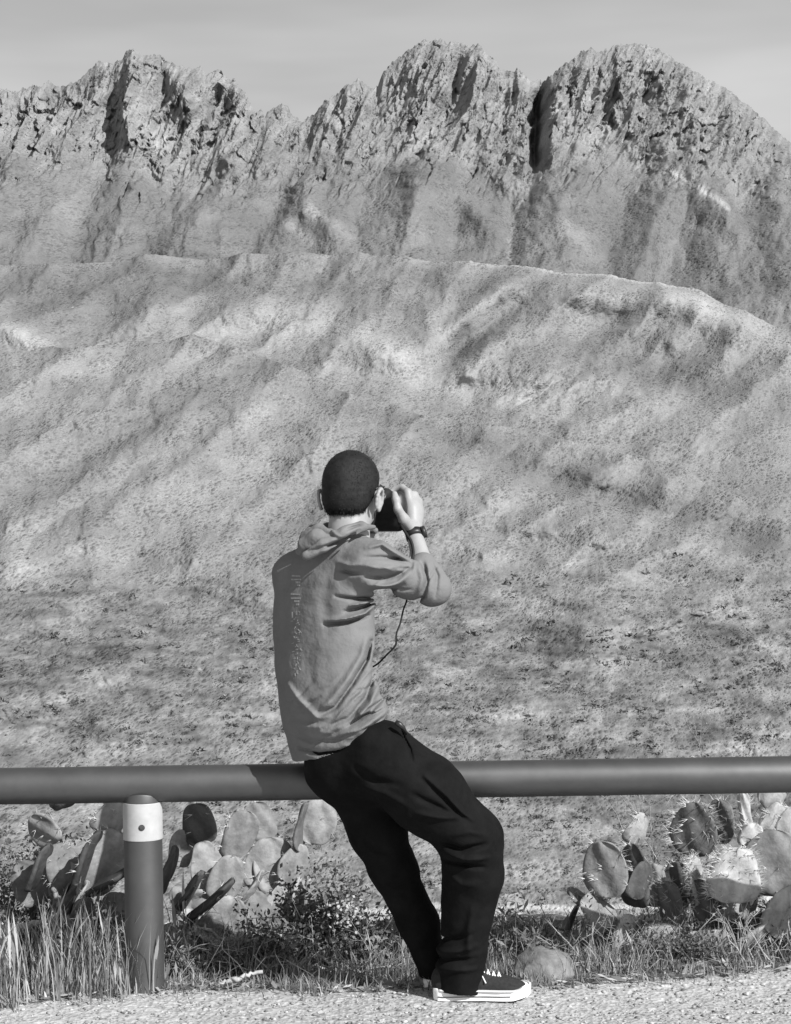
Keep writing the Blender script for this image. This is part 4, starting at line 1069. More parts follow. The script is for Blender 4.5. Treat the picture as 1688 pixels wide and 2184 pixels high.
def make_shoe(heel, yaw):
    root, V, F, v_, f_, upper, P = shoe(heel, yaw)
    bpy.data.objects.remove(root); bpy.data.objects.remove(upper)
    s_ = mesh_obj('shoe', v_, f_, M_SHOE, person, PO)
    mesh_obj('white_sole', V, F, M_SOLE, s_, PO)
    ln = MB()
    for q in (-1, 1):      # dark line round the sole
        pts = [P(t, q * (np.interp(t, [.03, .12, .3, .5, .68, .80], [.026, .0352, .0362, .0392, .0492, .0508])), .012 + .002 * t) for t in np.linspace(.04, .78, 18)]
        ln.tube(pts, .0013, 6)
    ln.build('sole_stripe', M_SHOE, s_, PO)
    lc = MB(); bvh = BVHTree.FromPolygons([Vector(q) for q in v_], [tuple(int(i) for i in q) for q in f_])
    def top(t, s__):
        h_ = bvh.ray_cast(Vector(P(t, s__, .2)), Vector((0, 0, -1))); return np.array(h_[0]) + UP * .0015 if h_[0] else P(t, s__, .06)
    for i in range(5):
        t = .44 + .055 * i
        lc.tube([top(t, -.020), top(t + .012, 0), top(t + .026, .020)], .0026, 6); lc.tube([top(t, .020), top(t + .012, 0) + UP * .002, top(t + .026, -.020)], .0026, 6)
    for q in (-1, 1):
        lc.tube([top(.45, 0), top(.42, q * .02) + UP * .012, top(.47, q * .034) + UP * .004, top(.45, q * .008) + UP * .003], .0022, 6)
        lc.tube([top(.45, 0), top(.50, q * .03), top(.53, q * .045) - UP * .006], .002, 6)
    lc.build('laces', M_LACE, s_, PO)
hr = W(925, 2144, -.155); hr[2] = ground_z(hr[0], hr[1]) + .001
make_shoe(hr, math.radians(1.5))
hl = W(938, 2120, .0); hl = np.array([hl[0] - .03, -.045, 0]); hl[2] = ground_z(hl[0], hl[1]) + .001
make_shoe(hl, math.radians(66))
# ---- watch
wt = MB(); fa = (WR_R - EL_R) / np.linalg.norm(WR_R - EL_R); wc = WR_R - fa * .012
ua = np.cross(fa, [0, -1, 0]); ua /= np.linalg.norm(ua); va = np.cross(fa, ua)
ang = np.linspace(0, 2 * math.pi, 41)[:-1]; V, F = [], []
for (o_, r_) in [(-.011, .0250), (-.012, .0285), (.012, .0285), (.011, .0250)]:
    for a in ang: V.append(wc + fa * o_ + r_ * (ua * math.cos(a) + va * math.sin(a)))
for i in range(4):
    for k in range(40):
        k2 = (k + 1) % 40; j = (i + 1) % 4; F.append((i * 40 + k, i * 40 + k2, j * 40 + k2, j * 40 + k))
wt.add(V, F); watch = wt.build('wristwatch', M_BLACK, person, PO)
wf = MB(); fd = RH * .9 + UP * .1 + FH * .2; fd = fd - fa * (fd @ fa); fd /= np.linalg.norm(fd)
wf.tube([wc + fd * .025, wc + fd * .034, wc + fd * .037], [.019, .019, .016], 28); wf.build('watch_case', M_BLACK, watch, PO)

# ---- camera, held: a thing of its own
CC = H(.016, .170, -.068); CO = CC - UP * .05
camera_o = empty('camera_body_and_lens', CO); camera_o.name = 'handheld_camera'
tag(camera_o, 'black camera with a dangling strap held up to the face of the man', 'camera')
def C(r, f, u): return CC + r * RH + f * FH + u * UP
cb = Field(C(0, 0, 0) - .16, C(0, 0, 0) + .16, .003)
cb.cone(C(-.055, 0, -.0), C(.052, 0, 0), .034, .034, 0, side=UP, ratio=1.35)
cb.cone(C(.056, .006, -.038), C(.056, .006, .030), .022, .021, .012)
cb.cone(C(.056, .026, -.034), C(.056, .026, .022), .017, .016, .012)
cb.cone(C(-.014, .004, .040), C(.014, .004, .040), .022, .022, .012); cb.cone(C(-.010, -.026, .036), C(.010, -.026, .036), .014, .014, .006)
cb.cone(C(-.050, .002, -.052), C(.050, .002, -.052), .026, .026, .012)
cb.plane(C(0, 0, -.074), -UP, .006); cb.plane(C(0, -.036, 0), -FH, .004)
v, f = cb.mesh(1); mesh_obj('camera_body', v, f, M_BLACK, camera_o, CO)
l_ = MB(); l_.tube([C(-.008, .025, -.002), C(-.008, .060, -.002), C(-.008, .062, -.002), C(-.008, .110, -.002), C(-.008, .112, -.002), C(-.008, .135, -.002)], [.032, .032, .035, .035, .038, .039], 40)
lens = l_.build('lens', M_BLACK, camera_o, CO)
l_ = MB(); l_.tube([C(-.008, .1345, -.002), C(-.008, .1362, -.002)], [.034, .030], 40); l_.build('front_glass', M_GLASS, lens, CO)
d_ = MB(); d_.tube([C(-.045, 0, .038), C(-.045, 0, .050)], [.013, .0125], 24); d_.build('dial', M_BLACK, camera_o, CO)
s_ = MB()
def ribbon(pts, w):
    P_ = [W(p[0], p[1], p[2] + YS) for p in pts]; Q = []
    for i in range(len(P_) - 1):
        for t in np.linspace(0, 1, 7)[:-1]:
            a, b, c, d = P_[max(i - 1, 0)], P_[i], P_[i + 1], P_[min(i + 2, len(P_) - 1)]
            Q.append(.5 * (2 * b + (c - a) * t + (2 * a - 5 * b + 4 * c - d) * t * t + (3 * b - a - 3 * c + d) * t ** 3))
    Q.append(P_[-1]); s_.tube(Q, w, 8)
ribbon([(848, 1098, -.02), (856, 1120, -.05), (868, 1140, -.075), (878, 1156, -.09), (882, 1180, -.10), (877, 1206, -.12), (872, 1226, -.14)], .0045)
ribbon([(874, 1240, -.10), (868, 1280, -.10), (861, 1300, -.11), (854, 1330, -.12), (846, 1352, -.13), (844, 1376, -.13), (826, 1396, -.12), (800, 1420, -.08), (770, 1428, .0)], .0028)
s_.build('strap', M_STRAP, camera_o, CO)
# ------------------------------------------------------------------ plants and stones of the verge
M_PAD = mat('cactus_skin', 0.20, 0.7, 0.42, 17, 7, 0.8, 45, tone=True, spec=0.2, bdist=.005)
M_SPINE = mat('cactus_spine', 0.5, 0.6, 0.2, 40)
M_GRASS = mat('dry_grass', 0.24, 0.8, 0.2, 12, tone=True, trans=.3)
M_LEAF = mat('shrub_leaf', 0.13, 0.7, 0.3, 18, tone=True, trans=.25)
M_WOOD = mat('weathered_wood', 0.22, 0.9, 0.45, 26, 6, 0.9, 60, tone=True, bdist=.004)
M_ROCK = mat('pale_rock', 0.175, 0.92, 0.45, 14, 8, 1.0, 32, bdist=.014)
M_FLOWER = mat('pale_blossom', 0.42, 0.8, 0.15, 60, trans=.2)

def gz(p): return float(ground_z(p[0], p[1]))
def pad(root, org, b, t_, y, w, turn, y2=None, tone=1.0, spines=0, slen=.03, seed=0, thick=.17, lab=None):
    """flattened egg-shaped cactus joint from b to t_ (photo positions), w metres broad, turned about its own length"""
    B = W(b[0], b[1], y); T = W(t_[0], t_[1], y if y2 is None else y2)
    ax = T - B; L = np.linalg.norm(ax); ax = ax / L
    f = np.array([0, -1.0, 0]); f = f - ax * (f @ ax); f /= np.linalg.norm(f); s_ = np.cross(ax, f)
    a = math.radians(turn); n = f * math.cos(a) + s_ * math.sin(a); sd = np.cross(ax, n)
    nu, nv = 26, 30; V = []
    rg_ = np.random.default_rng(seed + 1000); ph = rg_.uniform(0, 6, 4)
    for i in range(nu + 1):
        u = i / nu; prof = (math.sin(math.pi * u ** .80) ** .62) if 0 < u < 1 else .0
        for k in range(nv):
            th = 2 * math.pi * k / nv
            wob = 1 + .08 * math.sin(2 * th + ph[0] + 3 * u) + .06 * math.sin(7 * u + ph[1]) + .035 * math.sin(11 * u + 2 * th + ph[2])
            bend = .05 * L * math.sin(math.pi * u) * math.sin(ph[2])
            V.append(B + ax * L * (.5 - .5 * math.cos(math.pi * u)) + sd * (w / 2 * prof * math.cos(th) * wob) + n * (w * thick * .5 * prof ** .8 * math.copysign(abs(math.sin(th)) ** .55, math.sin(th)) + bend + .004 * math.sin(9 * u + 5 * math.cos(th) + ph[3])))
    F = []
    for i in range(nu):
        for k in range(nv):
            k2 = (k + 1) % nv; F.append((i * nv + k, i * nv + k2, (i + 1) * nv + k2, (i + 1) * nv + k))
    m_ = MB(); m_.add(V, F, tone)
    o = m_.build('pad', M_PAD, root, org)
    if lab: o['label'] = lab
    if spines:
        Vs, Fs = [], []; q = 0
        for j in range(spines):
            u = .08 + .92 * rg_.random() ** .8; th = rg_.uniform(0, 2 * math.pi)
            if rg_.random() < .35: th = rg_.choice([0, math.pi]) + rg_.normal() * .25
            i = min(int(math.acos(1 - 2 * min(u, .999)) / math.pi * nu), nu); p = np.array(V[i * nv + int(th / (2 * math.pi) * nv) % nv])
            c = B + ax * L * u * .9; out = p - c; out /= np.linalg.norm(out) + 1e-9
            out = out + n * .8 * math.copysign(1, math.sin(th)) * abs(math.sin(th)) + ax * .25
            for e in range(3):
                d = out + rg_.normal(size=3) * .45 + np.array([0, 0, -.25]); d /= np.linalg.norm(d)
                l_ = slen * rg_.uniform(.5, 1.2); a1 = np.cross(d, [.3, .5, .8]); a1 /= np.linalg.norm(a1); a2 = np.cross(d, a1)
                for z_ in range(3):
                    an = 2.094 * z_; Vs.append(p + .0011 * (a1 * math.cos(an) + a2 * math.sin(an)))
                Vs.append(p + d * l_); Fs += [(q, q + 1, q + 3), (q + 1, q + 2, q + 3), (q + 2, q, q + 3)]; q += 4
        mesh_obj('spines', Vs, Fs, M_SPINE, o, org, smooth=False)
    return o
def cactus(px, y, label, pads, fill=9, spread=55):
    g_ = W(px, 2100, y); o_ = np.array([g_[0], y, ground_z(g_[0], y)])
    root = empty('prickly_pear', o_); tag(root, label, 'cactus', 'prickly pear cacti behind the rail')
    rr = np.random.default_rng(int(px) + 5)
    pads = list(pads)
    for j in range(fill):               # smaller joints crowding the foot of the clump
        bx, by = px + rr.normal() * spread, rr.uniform(1905, 2050); an = rr.normal() * .7; L_ = rr.uniform(55, 100)
        pads.append(((bx, by), (bx + L_ * math.sin(an), by - L_ * math.cos(an)), y + rr.uniform(-.06, .22), rr.uniform(.07, .125), rr.choice([12, 35, -25, 70, 80]), dict(tone=rr.uniform(.45, 1.7), spines=int(rr.integers(0, 26)) if px > 1000 else int(rr.integers(0, 8)))))
    for i, a in enumerate(pads):
        pad(root, o_, *a[:5], **dict(dict(seed=int(px) + i), **(a[5] if len(a) > 5 else {})))
    return root
cactus(170, .62, 'prickly pear with narrow dark upright pads left of the rail post', [  # low tones put the shade of edge-on pads into the skin colour
    ((150, 2075), (172, 1905), .62, .15, 40, dict(tone=.8)),
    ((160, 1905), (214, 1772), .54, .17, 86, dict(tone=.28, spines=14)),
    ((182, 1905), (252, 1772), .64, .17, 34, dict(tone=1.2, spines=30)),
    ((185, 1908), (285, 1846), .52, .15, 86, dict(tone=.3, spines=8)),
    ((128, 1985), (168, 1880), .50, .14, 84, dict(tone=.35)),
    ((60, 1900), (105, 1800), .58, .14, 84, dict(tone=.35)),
    ((215, 2010), (238, 1925), .46, .12, 80, dict(tone=.4)),
    ((150, 1905), (118, 1800), .66, .13, 40, dict(tone=.9, spines=16)),
    ((215, 1780), (262, 1712), .66, .12, 30, dict(tone=1.3, spines=20)),
    ((118, 1800), (70, 1738), .68, .12, -30, dict(tone=1.1, spines=14)),
    ((110, 1722), (165, 1690), .72, .10, 60, dict(tone=.6)),
    ((90, 1925), (40, 1840), .70, .13, 20, dict(tone=.8, spines=14)),
    ((235, 1990), (262, 1905), .60, .13, 20, dict(tone=1.0, spines=20))])
cactus(420, .70, 'prickly pear with a round dark top pad right of the rail post', [  # edge-on pads coloured darker, sunward ones paler, as the light falls
    ((430, 2080), (420, 1960), .70, .15, 20, dict(tone=.9)),
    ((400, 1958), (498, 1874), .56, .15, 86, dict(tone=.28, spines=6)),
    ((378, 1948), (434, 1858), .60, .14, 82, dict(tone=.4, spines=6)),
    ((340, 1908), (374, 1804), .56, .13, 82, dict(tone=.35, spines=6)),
    ((430, 1800), (416, 1714), .78, .12, -12, dict(tone=.42, spines=12)),
    ((455, 1905), (430, 1795), .76, .13, 30, dict(tone=1.25, spines=12)),
    ((462, 1920), (500, 1826), .72, .12, 20, dict(tone=1.2, spines=14)),
    ((440, 1985), (500, 1915), .64, .12, 36, dict(tone=1.35, spines=14)),
    ((490, 1835), (530, 1730), .86, .12, 24, dict(tone=.95, spines=10)),
    ((380, 1850), (395, 1770), .80, .10, 30, dict(tone=1.1)),
    ((425, 1955), (372, 1890), .72, .10, 30, dict(tone=1.0))])
cactus(600, .98, 'prickly pear with one broad pale pad left of the man', [
    ((590, 2040), (582, 1900), .98, .15, 25, dict(tone=.9)),
    ((582, 1902), (578, 1786), .98, .19, 12, dict(tone=1.25, spines=22)),
    ((560, 1795), (545, 1712), 1.00, .12, 20, dict(tone=1.0, spines=12)),
    ((640, 1815), (655, 1712), 1.00, .13, 78, dict(tone=.6)),
    ((612, 1890), (642, 1800), .98, .12, 40, dict(tone=1.2, spines=12)),
    ((665, 1800), (690, 1704), 1.02, .13, 10, dict(tone=1.35, spines=12)),
    ((560, 1985), (535, 1900), .92, .11, 40, dict(tone=.8))])
cactus(1330, .62, 'spiny prickly pear nearest the bent knee with shaded middle pads', [  # shade of the middle pad is put into its low tone
    ((1330, 2060), (1320, 1940), .64, .14, 20, dict(tone=.9, spines=30)),
    ((1292, 1915), (1286, 1795), .60, .15, -26, dict(tone=1.0, spines=40, slen=.028)),
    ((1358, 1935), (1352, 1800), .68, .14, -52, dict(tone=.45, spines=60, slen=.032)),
    ((1318, 2040), (1345, 1950), .52, .10, 40, dict(tone=1.7, spines=30)),
    ((1362, 2030), (1455, 1992), .50, .14, 18, dict(tone=1.7, spines=40, slen=.018)),
    ((1440, 1990), (1420, 1880), .66, .11, -40, dict(tone=.9, spines=60, slen=.03)),
    ((1345, 1800), (1375, 1735), .74, .11, 40, dict(tone=1.5, spines=30))])
cactus(1540, .66, 'spiny prickly pear at the right with a pale pad bristling with spines', [  # sunlit pad raised and shaded pads lowered in tone
    ((1530, 2085), (1520, 1965), .70, .15, 20, dict(tone=.8, spines=20)),
    ((1492, 1930), (1474, 1826), .60, .11, 62, dict(tone=1.9, spines=160, slen=.026)),
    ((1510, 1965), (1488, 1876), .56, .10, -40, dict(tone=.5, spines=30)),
    ((1564, 1926), (1574, 1808), .50, .185, 14, dict(tone=1.75, spines=230, slen=.028, thick=.22)),
    ((1478, 1825), (1486, 1712), .74, .15, -30, dict(tone=.62, spines=110, slen=.040)),
    ((1530, 1800), (1538, 1706), .80, .12, -40, dict(tone=.75, spines=50, slen=.036)),
    ((1462, 2036), (1560, 2004), .50, .14, 16, dict(tone=1.4, spines=30, slen=.016)),
    ((1600, 1945), (1590, 1862), .68, .08, 30, dict(tone=1.0, spines=60)),
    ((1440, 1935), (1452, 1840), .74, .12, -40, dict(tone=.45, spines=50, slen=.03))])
cactus(1650, .72, 'prickly pear at the picture edge with knobbly pale upper pads', [
    ((1680, 2090), (1676, 1960), .74, .15, 10, dict(tone=.9, spines=20)),
    ((1652, 1912), (1655, 1770), .60, .20, -10, dict(tone=.95, spines=40, slen=.03)),
    ((1596, 1808), (1612, 1756), .66, .095, 25, dict(tone=1.9, spines=24, thick=.5)),
    ((1596, 1762), (1586, 1690), .68, .045, 20, dict(tone=1.9, spines=12, thick=.8)),
    ((1632, 1772), (1668, 1716), .70, .10, 30, dict(tone=1.8, spines=20, thick=.4)),
    ((1625, 1716), (1672, 1680), .74, .10, 20, dict(tone=1.5, thick=.3)),
    ((1686, 1790), (1700, 1720), .70, .11, 20, dict(tone=1.6, spines=20)),
    ((1555, 2034), (1650, 1956), .52, .09, 55, dict(tone=1.6, thick=.3)),
    ((1640, 1990), (1720, 1895), .52, .16, 24, dict(tone=1.6)),
    ((1600, 1930), (1640, 1880), .62, .06, 60, dict(tone=.6))])

# ---- dead branches
def branch(label, pts, rad, tone, seed, twigs=()):
    rg_ = np.random.default_rng(seed); P = [W(*p) for p in pts]; Q = []
    for i in range(len(P) - 1):
        for t in np.linspace(0, 1, 9)[:-1]: Q.append(P[i] * (1 - t) + P[i + 1] * t)
    Q.append(P[-1]); Q = [q + rg_.normal(size=3) * .0035 for q in Q]
    r_ = [np.interp(i, np.linspace(0, len(Q) - 1, len(rad)), rad) * rg_.uniform(.85, 1.15) for i in range(len(Q))]
    m_ = MB(); m_.tube(Q, r_, 10, tone)
    org = min(Q, key=lambda q: q[2])
    o = m_.build('dead_branch', M_WOOD, None, org); tag(o, label, 'branch', 'dead wood behind the rail')
    for t in twigs:
        k = MB(); k.tube([W(*p) for p in t], [.006] * (len(t) - 1) + [.002], 6, tone * .9); k.build('twig', M_WOOD, o, org)
branch('thick pale dead branch lying level at the left edge', [(-40, 1990, .50), (40, 1979, .5), (110, 1960, .5)], [.016, .014, .007], 1.7, 1)
branch('knobbly pale dead stem hanging below the level branch', [(120, 1960, .47), (126, 2000, .46), (124, 2040, .45), (136, 2070, .44)], [.014, .019, .016, .010], 1.3, 2)
branch('flaking grey dead branch lying between the post and the man', [(440, 2000, .46), (500, 2012, .46), (560, 2008, .46), (600, 1996, .47)], [.009, .014, .013, .006], 1.25, 3, [[(470, 2008, .46), (450, 1984, .44), (410, 1976, .42)], [(540, 2010, .46), (580, 1985, .45)]])
branch('thin pale stick lying at the edge of the gravel', [(468, 2100, .06), (500, 2088, .07), (556, 2072, .10)], [.004, .008, .005], 1.5, 4)
branch('short pale stub hanging right of the post', [(405, 1990, .36), (398, 2020, .35), (386, 2044, .34)], [.007, .013, .010], 1.3, 5)
branch('leaning pale dead stem at the far left', [(110, 1895, .55), (135, 1935, .5), (150, 1985, .48)], [.008, .013, .009], 1.2, 6)

# ---- rocks
def rock(label, px, py, y, rx, rz, seed):
    c = W(px, py, y); bm = bmesh.new(); bmesh.ops.create_icosphere(bm, subdivisions=5, radius=1.0)
    V = np.array([v_.co[:] for v_ in bm.verts]); F = np.array([[q.index for q in f_.verts] for f_ in bm.faces]); bm.free()
    d = 1 + .16 * perlin(V[:, 0] * 1.3 + V[:, 1], V[:, 2] * 1.3 + seed, seed) + .06 * fbm(V[:, 0] * 3.5 + V[:, 1] * 2, V[:, 2] * 3.5, 4, seed + 3) + .02 * fbm(V[:, 0] * 13, V[:, 2] * 13 + V[:, 1] * 7, 3, seed + 5)
    V = V * d[:, None]; nrm_ = np.array([.5, -.3, .8]); k = V @ nrm_ / np.linalg.norm(nrm_)
    V = V - np.clip(k - .78, 0, 1)[:, None] * .75 * nrm_
    for fn_ in np.random.default_rng(seed).normal(size=(9, 3)):      # broken faces
        fn_ = fn_ / np.linalg.norm(fn_); k = V @ fn_; V = V - np.clip(k - .80, 0, 1)[:, None] * .8 * fn_
    V = V * np.array([rx, rx * .85, rz]); g_ = ground_z(c[0], y)
    V = V + np.array([c[0], y, g_ + rz * .42])
    o = mesh_obj('rock', V, F, M_ROCK, None, (c[0], y, g_)); tag(o, label, 'rock')
rock('rounded pale rock lying behind the white soled shoe', 1160, 2080, .16, .106, .074, 41)
rock('small grey stone lying left of the trouser hem', 905, 2110, .10, .042, .030, 47)

# ---- shrubs: woody stems with real leaves spread through an uneven crown
def shrub(name, label, cat, px, y, rx, h, n, leaf, tones, seed, group=None, stems=7, lean=0, thin=1.0, flowers=None):
    rg_ = np.random.default_rng(seed); c = W(px, 2100, y); g_ = float(ground_z(c[0], y)); base = np.array([c[0], y, g_])
    root = empty(name, base); tag(root, label, cat, group)
    st_ = MB(); tips = []
    for i in range(stems):
        a = rg_.uniform(0, 6.28); q = base + np.array([math.cos(a) * .02, math.sin(a) * .02, -.01]); e = base + np.array([math.cos(a) * rx * rg_.uniform(.3, .95) + lean, math.sin(a) * rx * .7 * rg_.uniform(.3, .9), h * rg_.uniform(.55, 1.0)])
        mid = q * .5 + e * .5 + np.array([rg_.normal() * .02, rg_.normal() * .02, h * .1]); st_.tube([q, mid, e], [.006, .004, .0012], 6, .8); tips += [(q * .3 + mid * .7), mid, e, mid * .5 + e * .5, e]
        for j in range(3):
            s0 = mid * (1 - j * .3) + e * j * .3; e2 = s0 + rg_.normal(size=3) * rx * .35 + np.array([0, 0, h * .12]); st_.tube([s0, e2], [.003, .0008], 5, .8); tips += [e2, (s0 + e2) / 2]
    st_.build('stems', M_WOOD, root, base)
    tips = np.array(tips); ci = rg_.integers(0, len(tips), n)
    p = tips[ci] + rg_.normal(size=(n, 3)) * np.array([rx, rx, h]) * .13
    p[:, 2] = np.maximum(p[:, 2], g_ + .01)
    d = rg_.normal(size=(n, 3)); d[:, 2] += .5; d /= np.linalg.norm(d, axis=1)[:, None]
    s_ = np.cross(d, rg_.normal(size=(n, 3))); s_ /= np.linalg.norm(s_, axis=1)[:, None]
    L = leaf * rg_.uniform(.6, 1.4, (n, 1)); w = L * .30 * thin
    Vv = np.stack([p, p + d * L * .5 + s_ * w, p + d * L, p + d * L * .5 - s_ * w], 1).reshape(-1, 3)
    clump = rg_.uniform(tones[0], tones[1], len(tips))[ci] * rg_.uniform(.8, 1.2, n)
    mesh_obj('leaves', Vv, np.arange(n * 4).reshape(-1, 4), M_LEAF, root, base, smooth=False, tone=np.repeat(clump, 4))
    if flowers:
        fx, fy, fyy, fn, fr = flowers; fc = W(fx, fy, fyy); q = fc + rg_.normal(size=(fn, 3)) * fr
        d = rg_.normal(size=(fn, 3)); d[:, 1] -= .6; d[:, 2] += .5; d /= np.linalg.norm(d, axis=1)[:, None]
        s_ = np.cross(d, rg_.normal(size=(fn, 3))); s_ /= np.linalg.norm(s_, axis=1)[:, None]; t_ = np.cross(d, s_); k = .006
        Vv = np.stack([q - s_ * k, q - t_ * k, q + s_ * k, q + t_ * k], 1).reshape(-1, 3)
        mesh_obj('blossoms', Vv, np.arange(fn * 4).reshape(-1, 4), M_FLOWER, root, base, smooth=False)
shrub('shrub', 'low dark leafy shrub with a patch of pale blossom left of the trouser leg', 'shrub', 690, .50, .19, .24, 3000, .017, (.3, 1.6), 51, 'shrubs on the verge', 11, flowers=(738, 1938, .36, 260, .026))
shrub('shrub', 'dark dense shrub behind the level dead branch at the left edge', 'shrub', 60, .86, .22, .34, 3200, .016, (.6, 1.9), 52, 'shrubs on the verge', 12)
shrub('shrub', 'small dark shrub filling the gap under the pads left of the post', 'shrub', 200, .46, .15, .14, 1300, .017, (.4, 1.6), 53, 'shrubs on the verge', 8)
shrub('shrub', 'grey feathery shrub leaning right behind the rock', 'shrub', 1110, .52, .19, .085, 1900, .03, (.8, 2.1), 54, 'shrubs on the verge', 10, lean=.06, thin=.45)
shrub('shrub', 'low tangled shrub under the pale pads of the spiny cactus', 'shrub', 1420, .40, .20, .09, 1500, .017, (.5, 1.9), 55, 'shrubs on the verge', 9, thin=.6)
shrub('shrub', 'low dark shrub at the right edge under the leaning pale pad', 'shrub', 1640, .62, .15, .11, 1100, .018, (.4, 1.4), 56, 'shrubs on the verge', 8)
shrub('shrub', 'straggling grey shrub right of the post foot', 'shrub', 420, .34, .15, .11, 1200, .018, (.7, 2.1), 57, 'shrubs on the verge', 8, thin=.5)
shrub('shrub', 'dark low shrub below the flaking branch', 'shrub', 570, .40, .15, .09, 1200, .016, (.3, 1.3), 58, 'shrubs on the verge', 8)
shrub('shrub', 'small pale shrub just left of the trouser legs', 'shrub', 830, .55, .12, .13, 1100, .024, (.9, 2.2), 59, 'shrubs on the verge', 7, thin=.6)

# dry twiggy bush behind the right-hand cacti
rg = np.random.default_rng(61)
c = W(1480, 2060, .95); base = np.array([c[0], .95, ground_z(c[0], .95)])
tb = MB()
def grow(p, d, L, r, depth):
    n_ = 3; q = [p]
    for i in range(n_):
        d = d + rg.normal(size=3) * .16; d /= np.linalg.norm(d); q.append(q[-1] + d * L / n_)
    tb.tube(q, np.linspace(r, r * .45, n_ + 1), 5, 1.35)
    if depth:
        for j in range(3 if depth > 1 else 4):
            e = d + rg.normal(size=3) * .65; e[2] += .15; e /= np.linalg.norm(e)
            grow(q[rg.integers(1, n_ + 1)], e, L * rg.uniform(.45, .75), r * .5, depth - 1)
for i in range(7):
    d = np.array([rg.normal() * .45, rg.normal() * .3, 1.0]); grow(base + np.array([rg.normal() * .03, 0, 0]), d / np.linalg.norm(d), .36, .0042, 3)
tbo = tb.build('dry_bush', M_WOOD, None, base); tag(tbo, 'leafless dry bush of pale thin twigs behind the right hand cacti', 'bush')

# tangles of dead twigs low among the cacti
for (px_, y_, lab, L0, nn, tn, sd_) in [(110, .44, 'tangle of dead twigs under the level branch at the left', .17, 9, 1.2, 1), (395, .40, 'tangle of dead twigs right of the post foot', .14, 8, 1.0, 2), (540, .34, 'tangle of dead twigs under the flaking grey branch', .13, 9, 1.35, 3),
                                        (760, .36, 'splayed dead twigs against the trouser leg of the man', .16, 7, 1.5, 4), (1250, .40, 'tangle of pale dead twigs behind the rock', .15, 8, 1.3, 5), (1600, .40, 'tangle of dead twigs under the pads at the right edge', .15, 8, 1.2, 6)]:
    rg = np.random.default_rng(sd_ + 300); c = W(px_, 2100, y_); base = np.array([c[0], y_, float(ground_z(c[0], y_))]); tb = MB()
    for i in range(nn):
        d = np.array([rg.normal() * .9, rg.normal() * .5, .55]); grow(base + np.array([rg.normal() * .07, rg.normal() * .04, 0]), d / np.linalg.norm(d), L0, .0036, 2)
    tag(tb.build('dead_twigs', M_WOOD, None, base), lab, 'twigs', 'tangles of dead twigs')

# ---- grass and weeds of the verge
def blades(name, label, n, place, hgt, tones, wid, seed, droop=.5, heads=0.0):
    rg_ = np.random.default_rng(seed); x, y = place(rg_, n); n = len(x)
    z = ground_z(x, y); h = hgt(rg_, x, y); a = rg_.uniform(0, 6.28, n)
    d = np.stack([np.cos(a), np.sin(a)], -1); ln = h * rg_.uniform(.1, droop, n)
    wv = np.stack([-d[:, 1], d[:, 0], np.zeros(n)], -1) * (wid * rg_.uniform(.6, 1.4, n))[:, None]
    V = []
    ks = [(0, 1.0), (.4, .85), (.75, .55), (1.0, .06)]
    hd_ = rg_.random(n) < heads
    for k, w_ in ks:
        ww = np.where(hd_, {0: .5, .4: .45, .75: 2.6, 1.0: .2}[k], w_)[:, None]
        p = np.stack([x + d[:, 0] * ln * k * k, y + d[:, 1] * ln * k * k, z - .004 + h * (k - .25 * k * k * (ln / np.maximum(h, 1e-6)))], -1)
        V += [p - wv * ww, p + wv * ww]
    V = np.stack(V, 1).reshape(-1, 3); b_ = np.arange(n)[:, None] * 8
    F = np.concatenate([b_ + np.array([[0, 1, 3, 2]]) + 2 * i for i in range(3)])
    T = np.repeat(rg_.uniform(tones[0], tones[1], n) * np.where(hd_, 1.25, 1), 8)
    o = mesh_obj(name, V, F, M_GRASS, tone=T, smooth=False); tag(o, label, 'grass', kind='stuff'); return o
def area(x0, x1, d0, d1, dens):
    def f(rg_, n):
        x = rg_.uniform(x0, x1, n * 3); y = edge_y(x) + d0 + (d1 - d0) * rg_.random(n * 3) ** 1.25 + .04 * rg_.standard_normal(n * 3) * (d0 < .05)
        k = rg_.random(n * 3) < dens(x, y); return x[k][:n], y[k][:n]
    return f
pat = lambda x, y: np.clip(.30 + 1.3 * fbm(x * 3.1, y * 3.1, 3, 401), .05, 1)
left = lambda x, y: np.clip(pat(x, y) * (1.15 * sstep(-.62, -1.0, x) + .12), 0, 1)
blades('verge_grass', 'short dry grass and weeds covering the soil beyond the gravel', 13000, area(-1.7, 1.7, -.02, 1.0, pat), lambda r, x, y: .012 + .06 * r.random(len(x)) ** 2, (.35, 1.9), .0019, 71, .9)
blades('tall_grass', 'tall pale seeding grass standing at the left of the post', 2400, area(-1.6, -.72, -.02, .6, left), lambda r, x, y: .06 + .27 * r.random(len(x)) ** 1.8, (.4, 2.1), .0020, 72, .45, .16)
blades('rough_grass', 'rough mixed grass standing among the cacti and shrubs', 5200, area(-1.6, 1.7, .18, .95, lambda x, y: pat(x + 5, y)), lambda r, x, y: .03 + .11 * r.random(len(x)) ** 2, (.4, 1.9), .0022, 73, .7, .05)
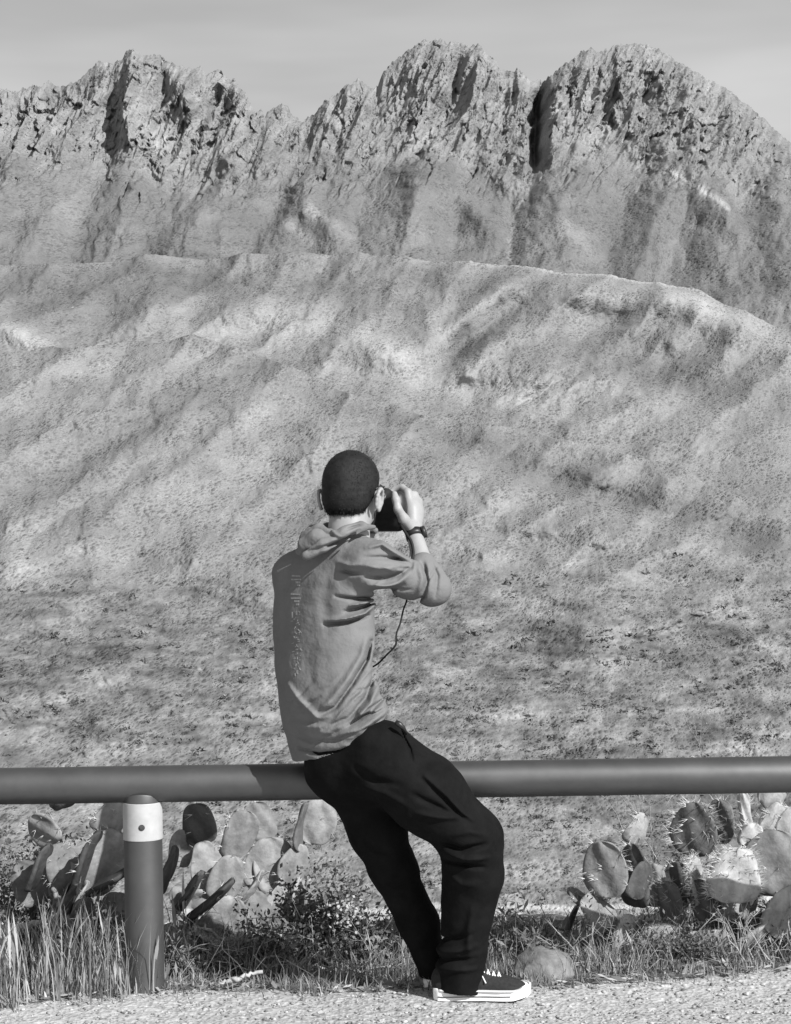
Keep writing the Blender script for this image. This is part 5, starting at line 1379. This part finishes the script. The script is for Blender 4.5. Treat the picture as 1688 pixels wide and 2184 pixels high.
# dry stalks and straw leaning every way among the pads
rg = np.random.default_rng(91); n = 900; st = MB()
x = rg.uniform(-1.55, 1.55, n); y = edge_y(x) + .08 + .85 * rg.random(n)
V = []; F = []; T = []
for i in range(n):
    p = np.array([x[i], y[i], float(ground_z(x[i], y[i])) - .005]); d = np.array([rg.normal() * .8, rg.normal() * .6, 1.0]); d /= np.linalg.norm(d); L = rg.uniform(.04, .24); r_ = rg.uniform(.0007, .0019)
    q1 = p + d * L * .55 + rg.normal(size=3) * .008; q2 = p + d * L + rg.normal(size=3) * .02 - np.array([0, 0, .03]) * (L / .2); s_ = np.cross(d, [.2, .9, .1]); s_ /= np.linalg.norm(s_); t_ = np.cross(d, s_)
    k = len(V)
    for (c_, w_) in ((p, r_), (q1, r_ * .8), (q2, r_ * .3)):
        for e in range(3): V.append(c_ + w_ * (s_ * math.cos(2.094 * e) + t_ * math.sin(2.094 * e)))
    for b_ in (0, 3):
        for e in range(3): F.append((k + b_ + e, k + b_ + (e + 1) % 3, k + b_ + 3 + (e + 1) % 3, k + b_ + 3 + e))
    T += [rg.uniform(.6, 2.3)] * 9
straw = mesh_obj('dry_stalks', V, F, M_GRASS, tone=T); tag(straw, 'thin dry stalks and straw tangled among the cacti', 'stalks', kind='stuff')
# fallen leaves, stalks and bits of bark
rg = np.random.default_rng(81); n = 2600
x = rg.uniform(-1.6, 1.6, n); y = edge_y(x) - .03 + rg.random(n) ** 1.6 * .8
d = rg.normal(size=(n, 3)); d[:, 2] *= .25; d /= np.linalg.norm(d, axis=1)[:, None]; s_ = np.cross(d, rg.normal(size=(n, 3)) * .4 + np.array([0, 0, 1])); s_ /= np.linalg.norm(s_, axis=1)[:, None]
L = (.008 + .030 * rg.random(n) ** 2)[:, None]; w = L * rg.uniform(.08, .34, (n, 1)); p = np.stack([x, y, ground_z(x, y) + .006 + .012 * rg.random(n)], -1)
V = np.stack([p - d * L, p - s_ * w, p + d * L, p + s_ * w], 1).reshape(-1, 3)
lit = mesh_obj('leaf_litter', V, np.arange(n * 4).reshape(-1, 4), M_GRASS, tone=np.repeat(rg.uniform(.5, 2.3, n), 4), smooth=False)
tag(lit, 'dry fallen leaves and bits of stalk scattered over the verge', 'litter', kind='stuff')
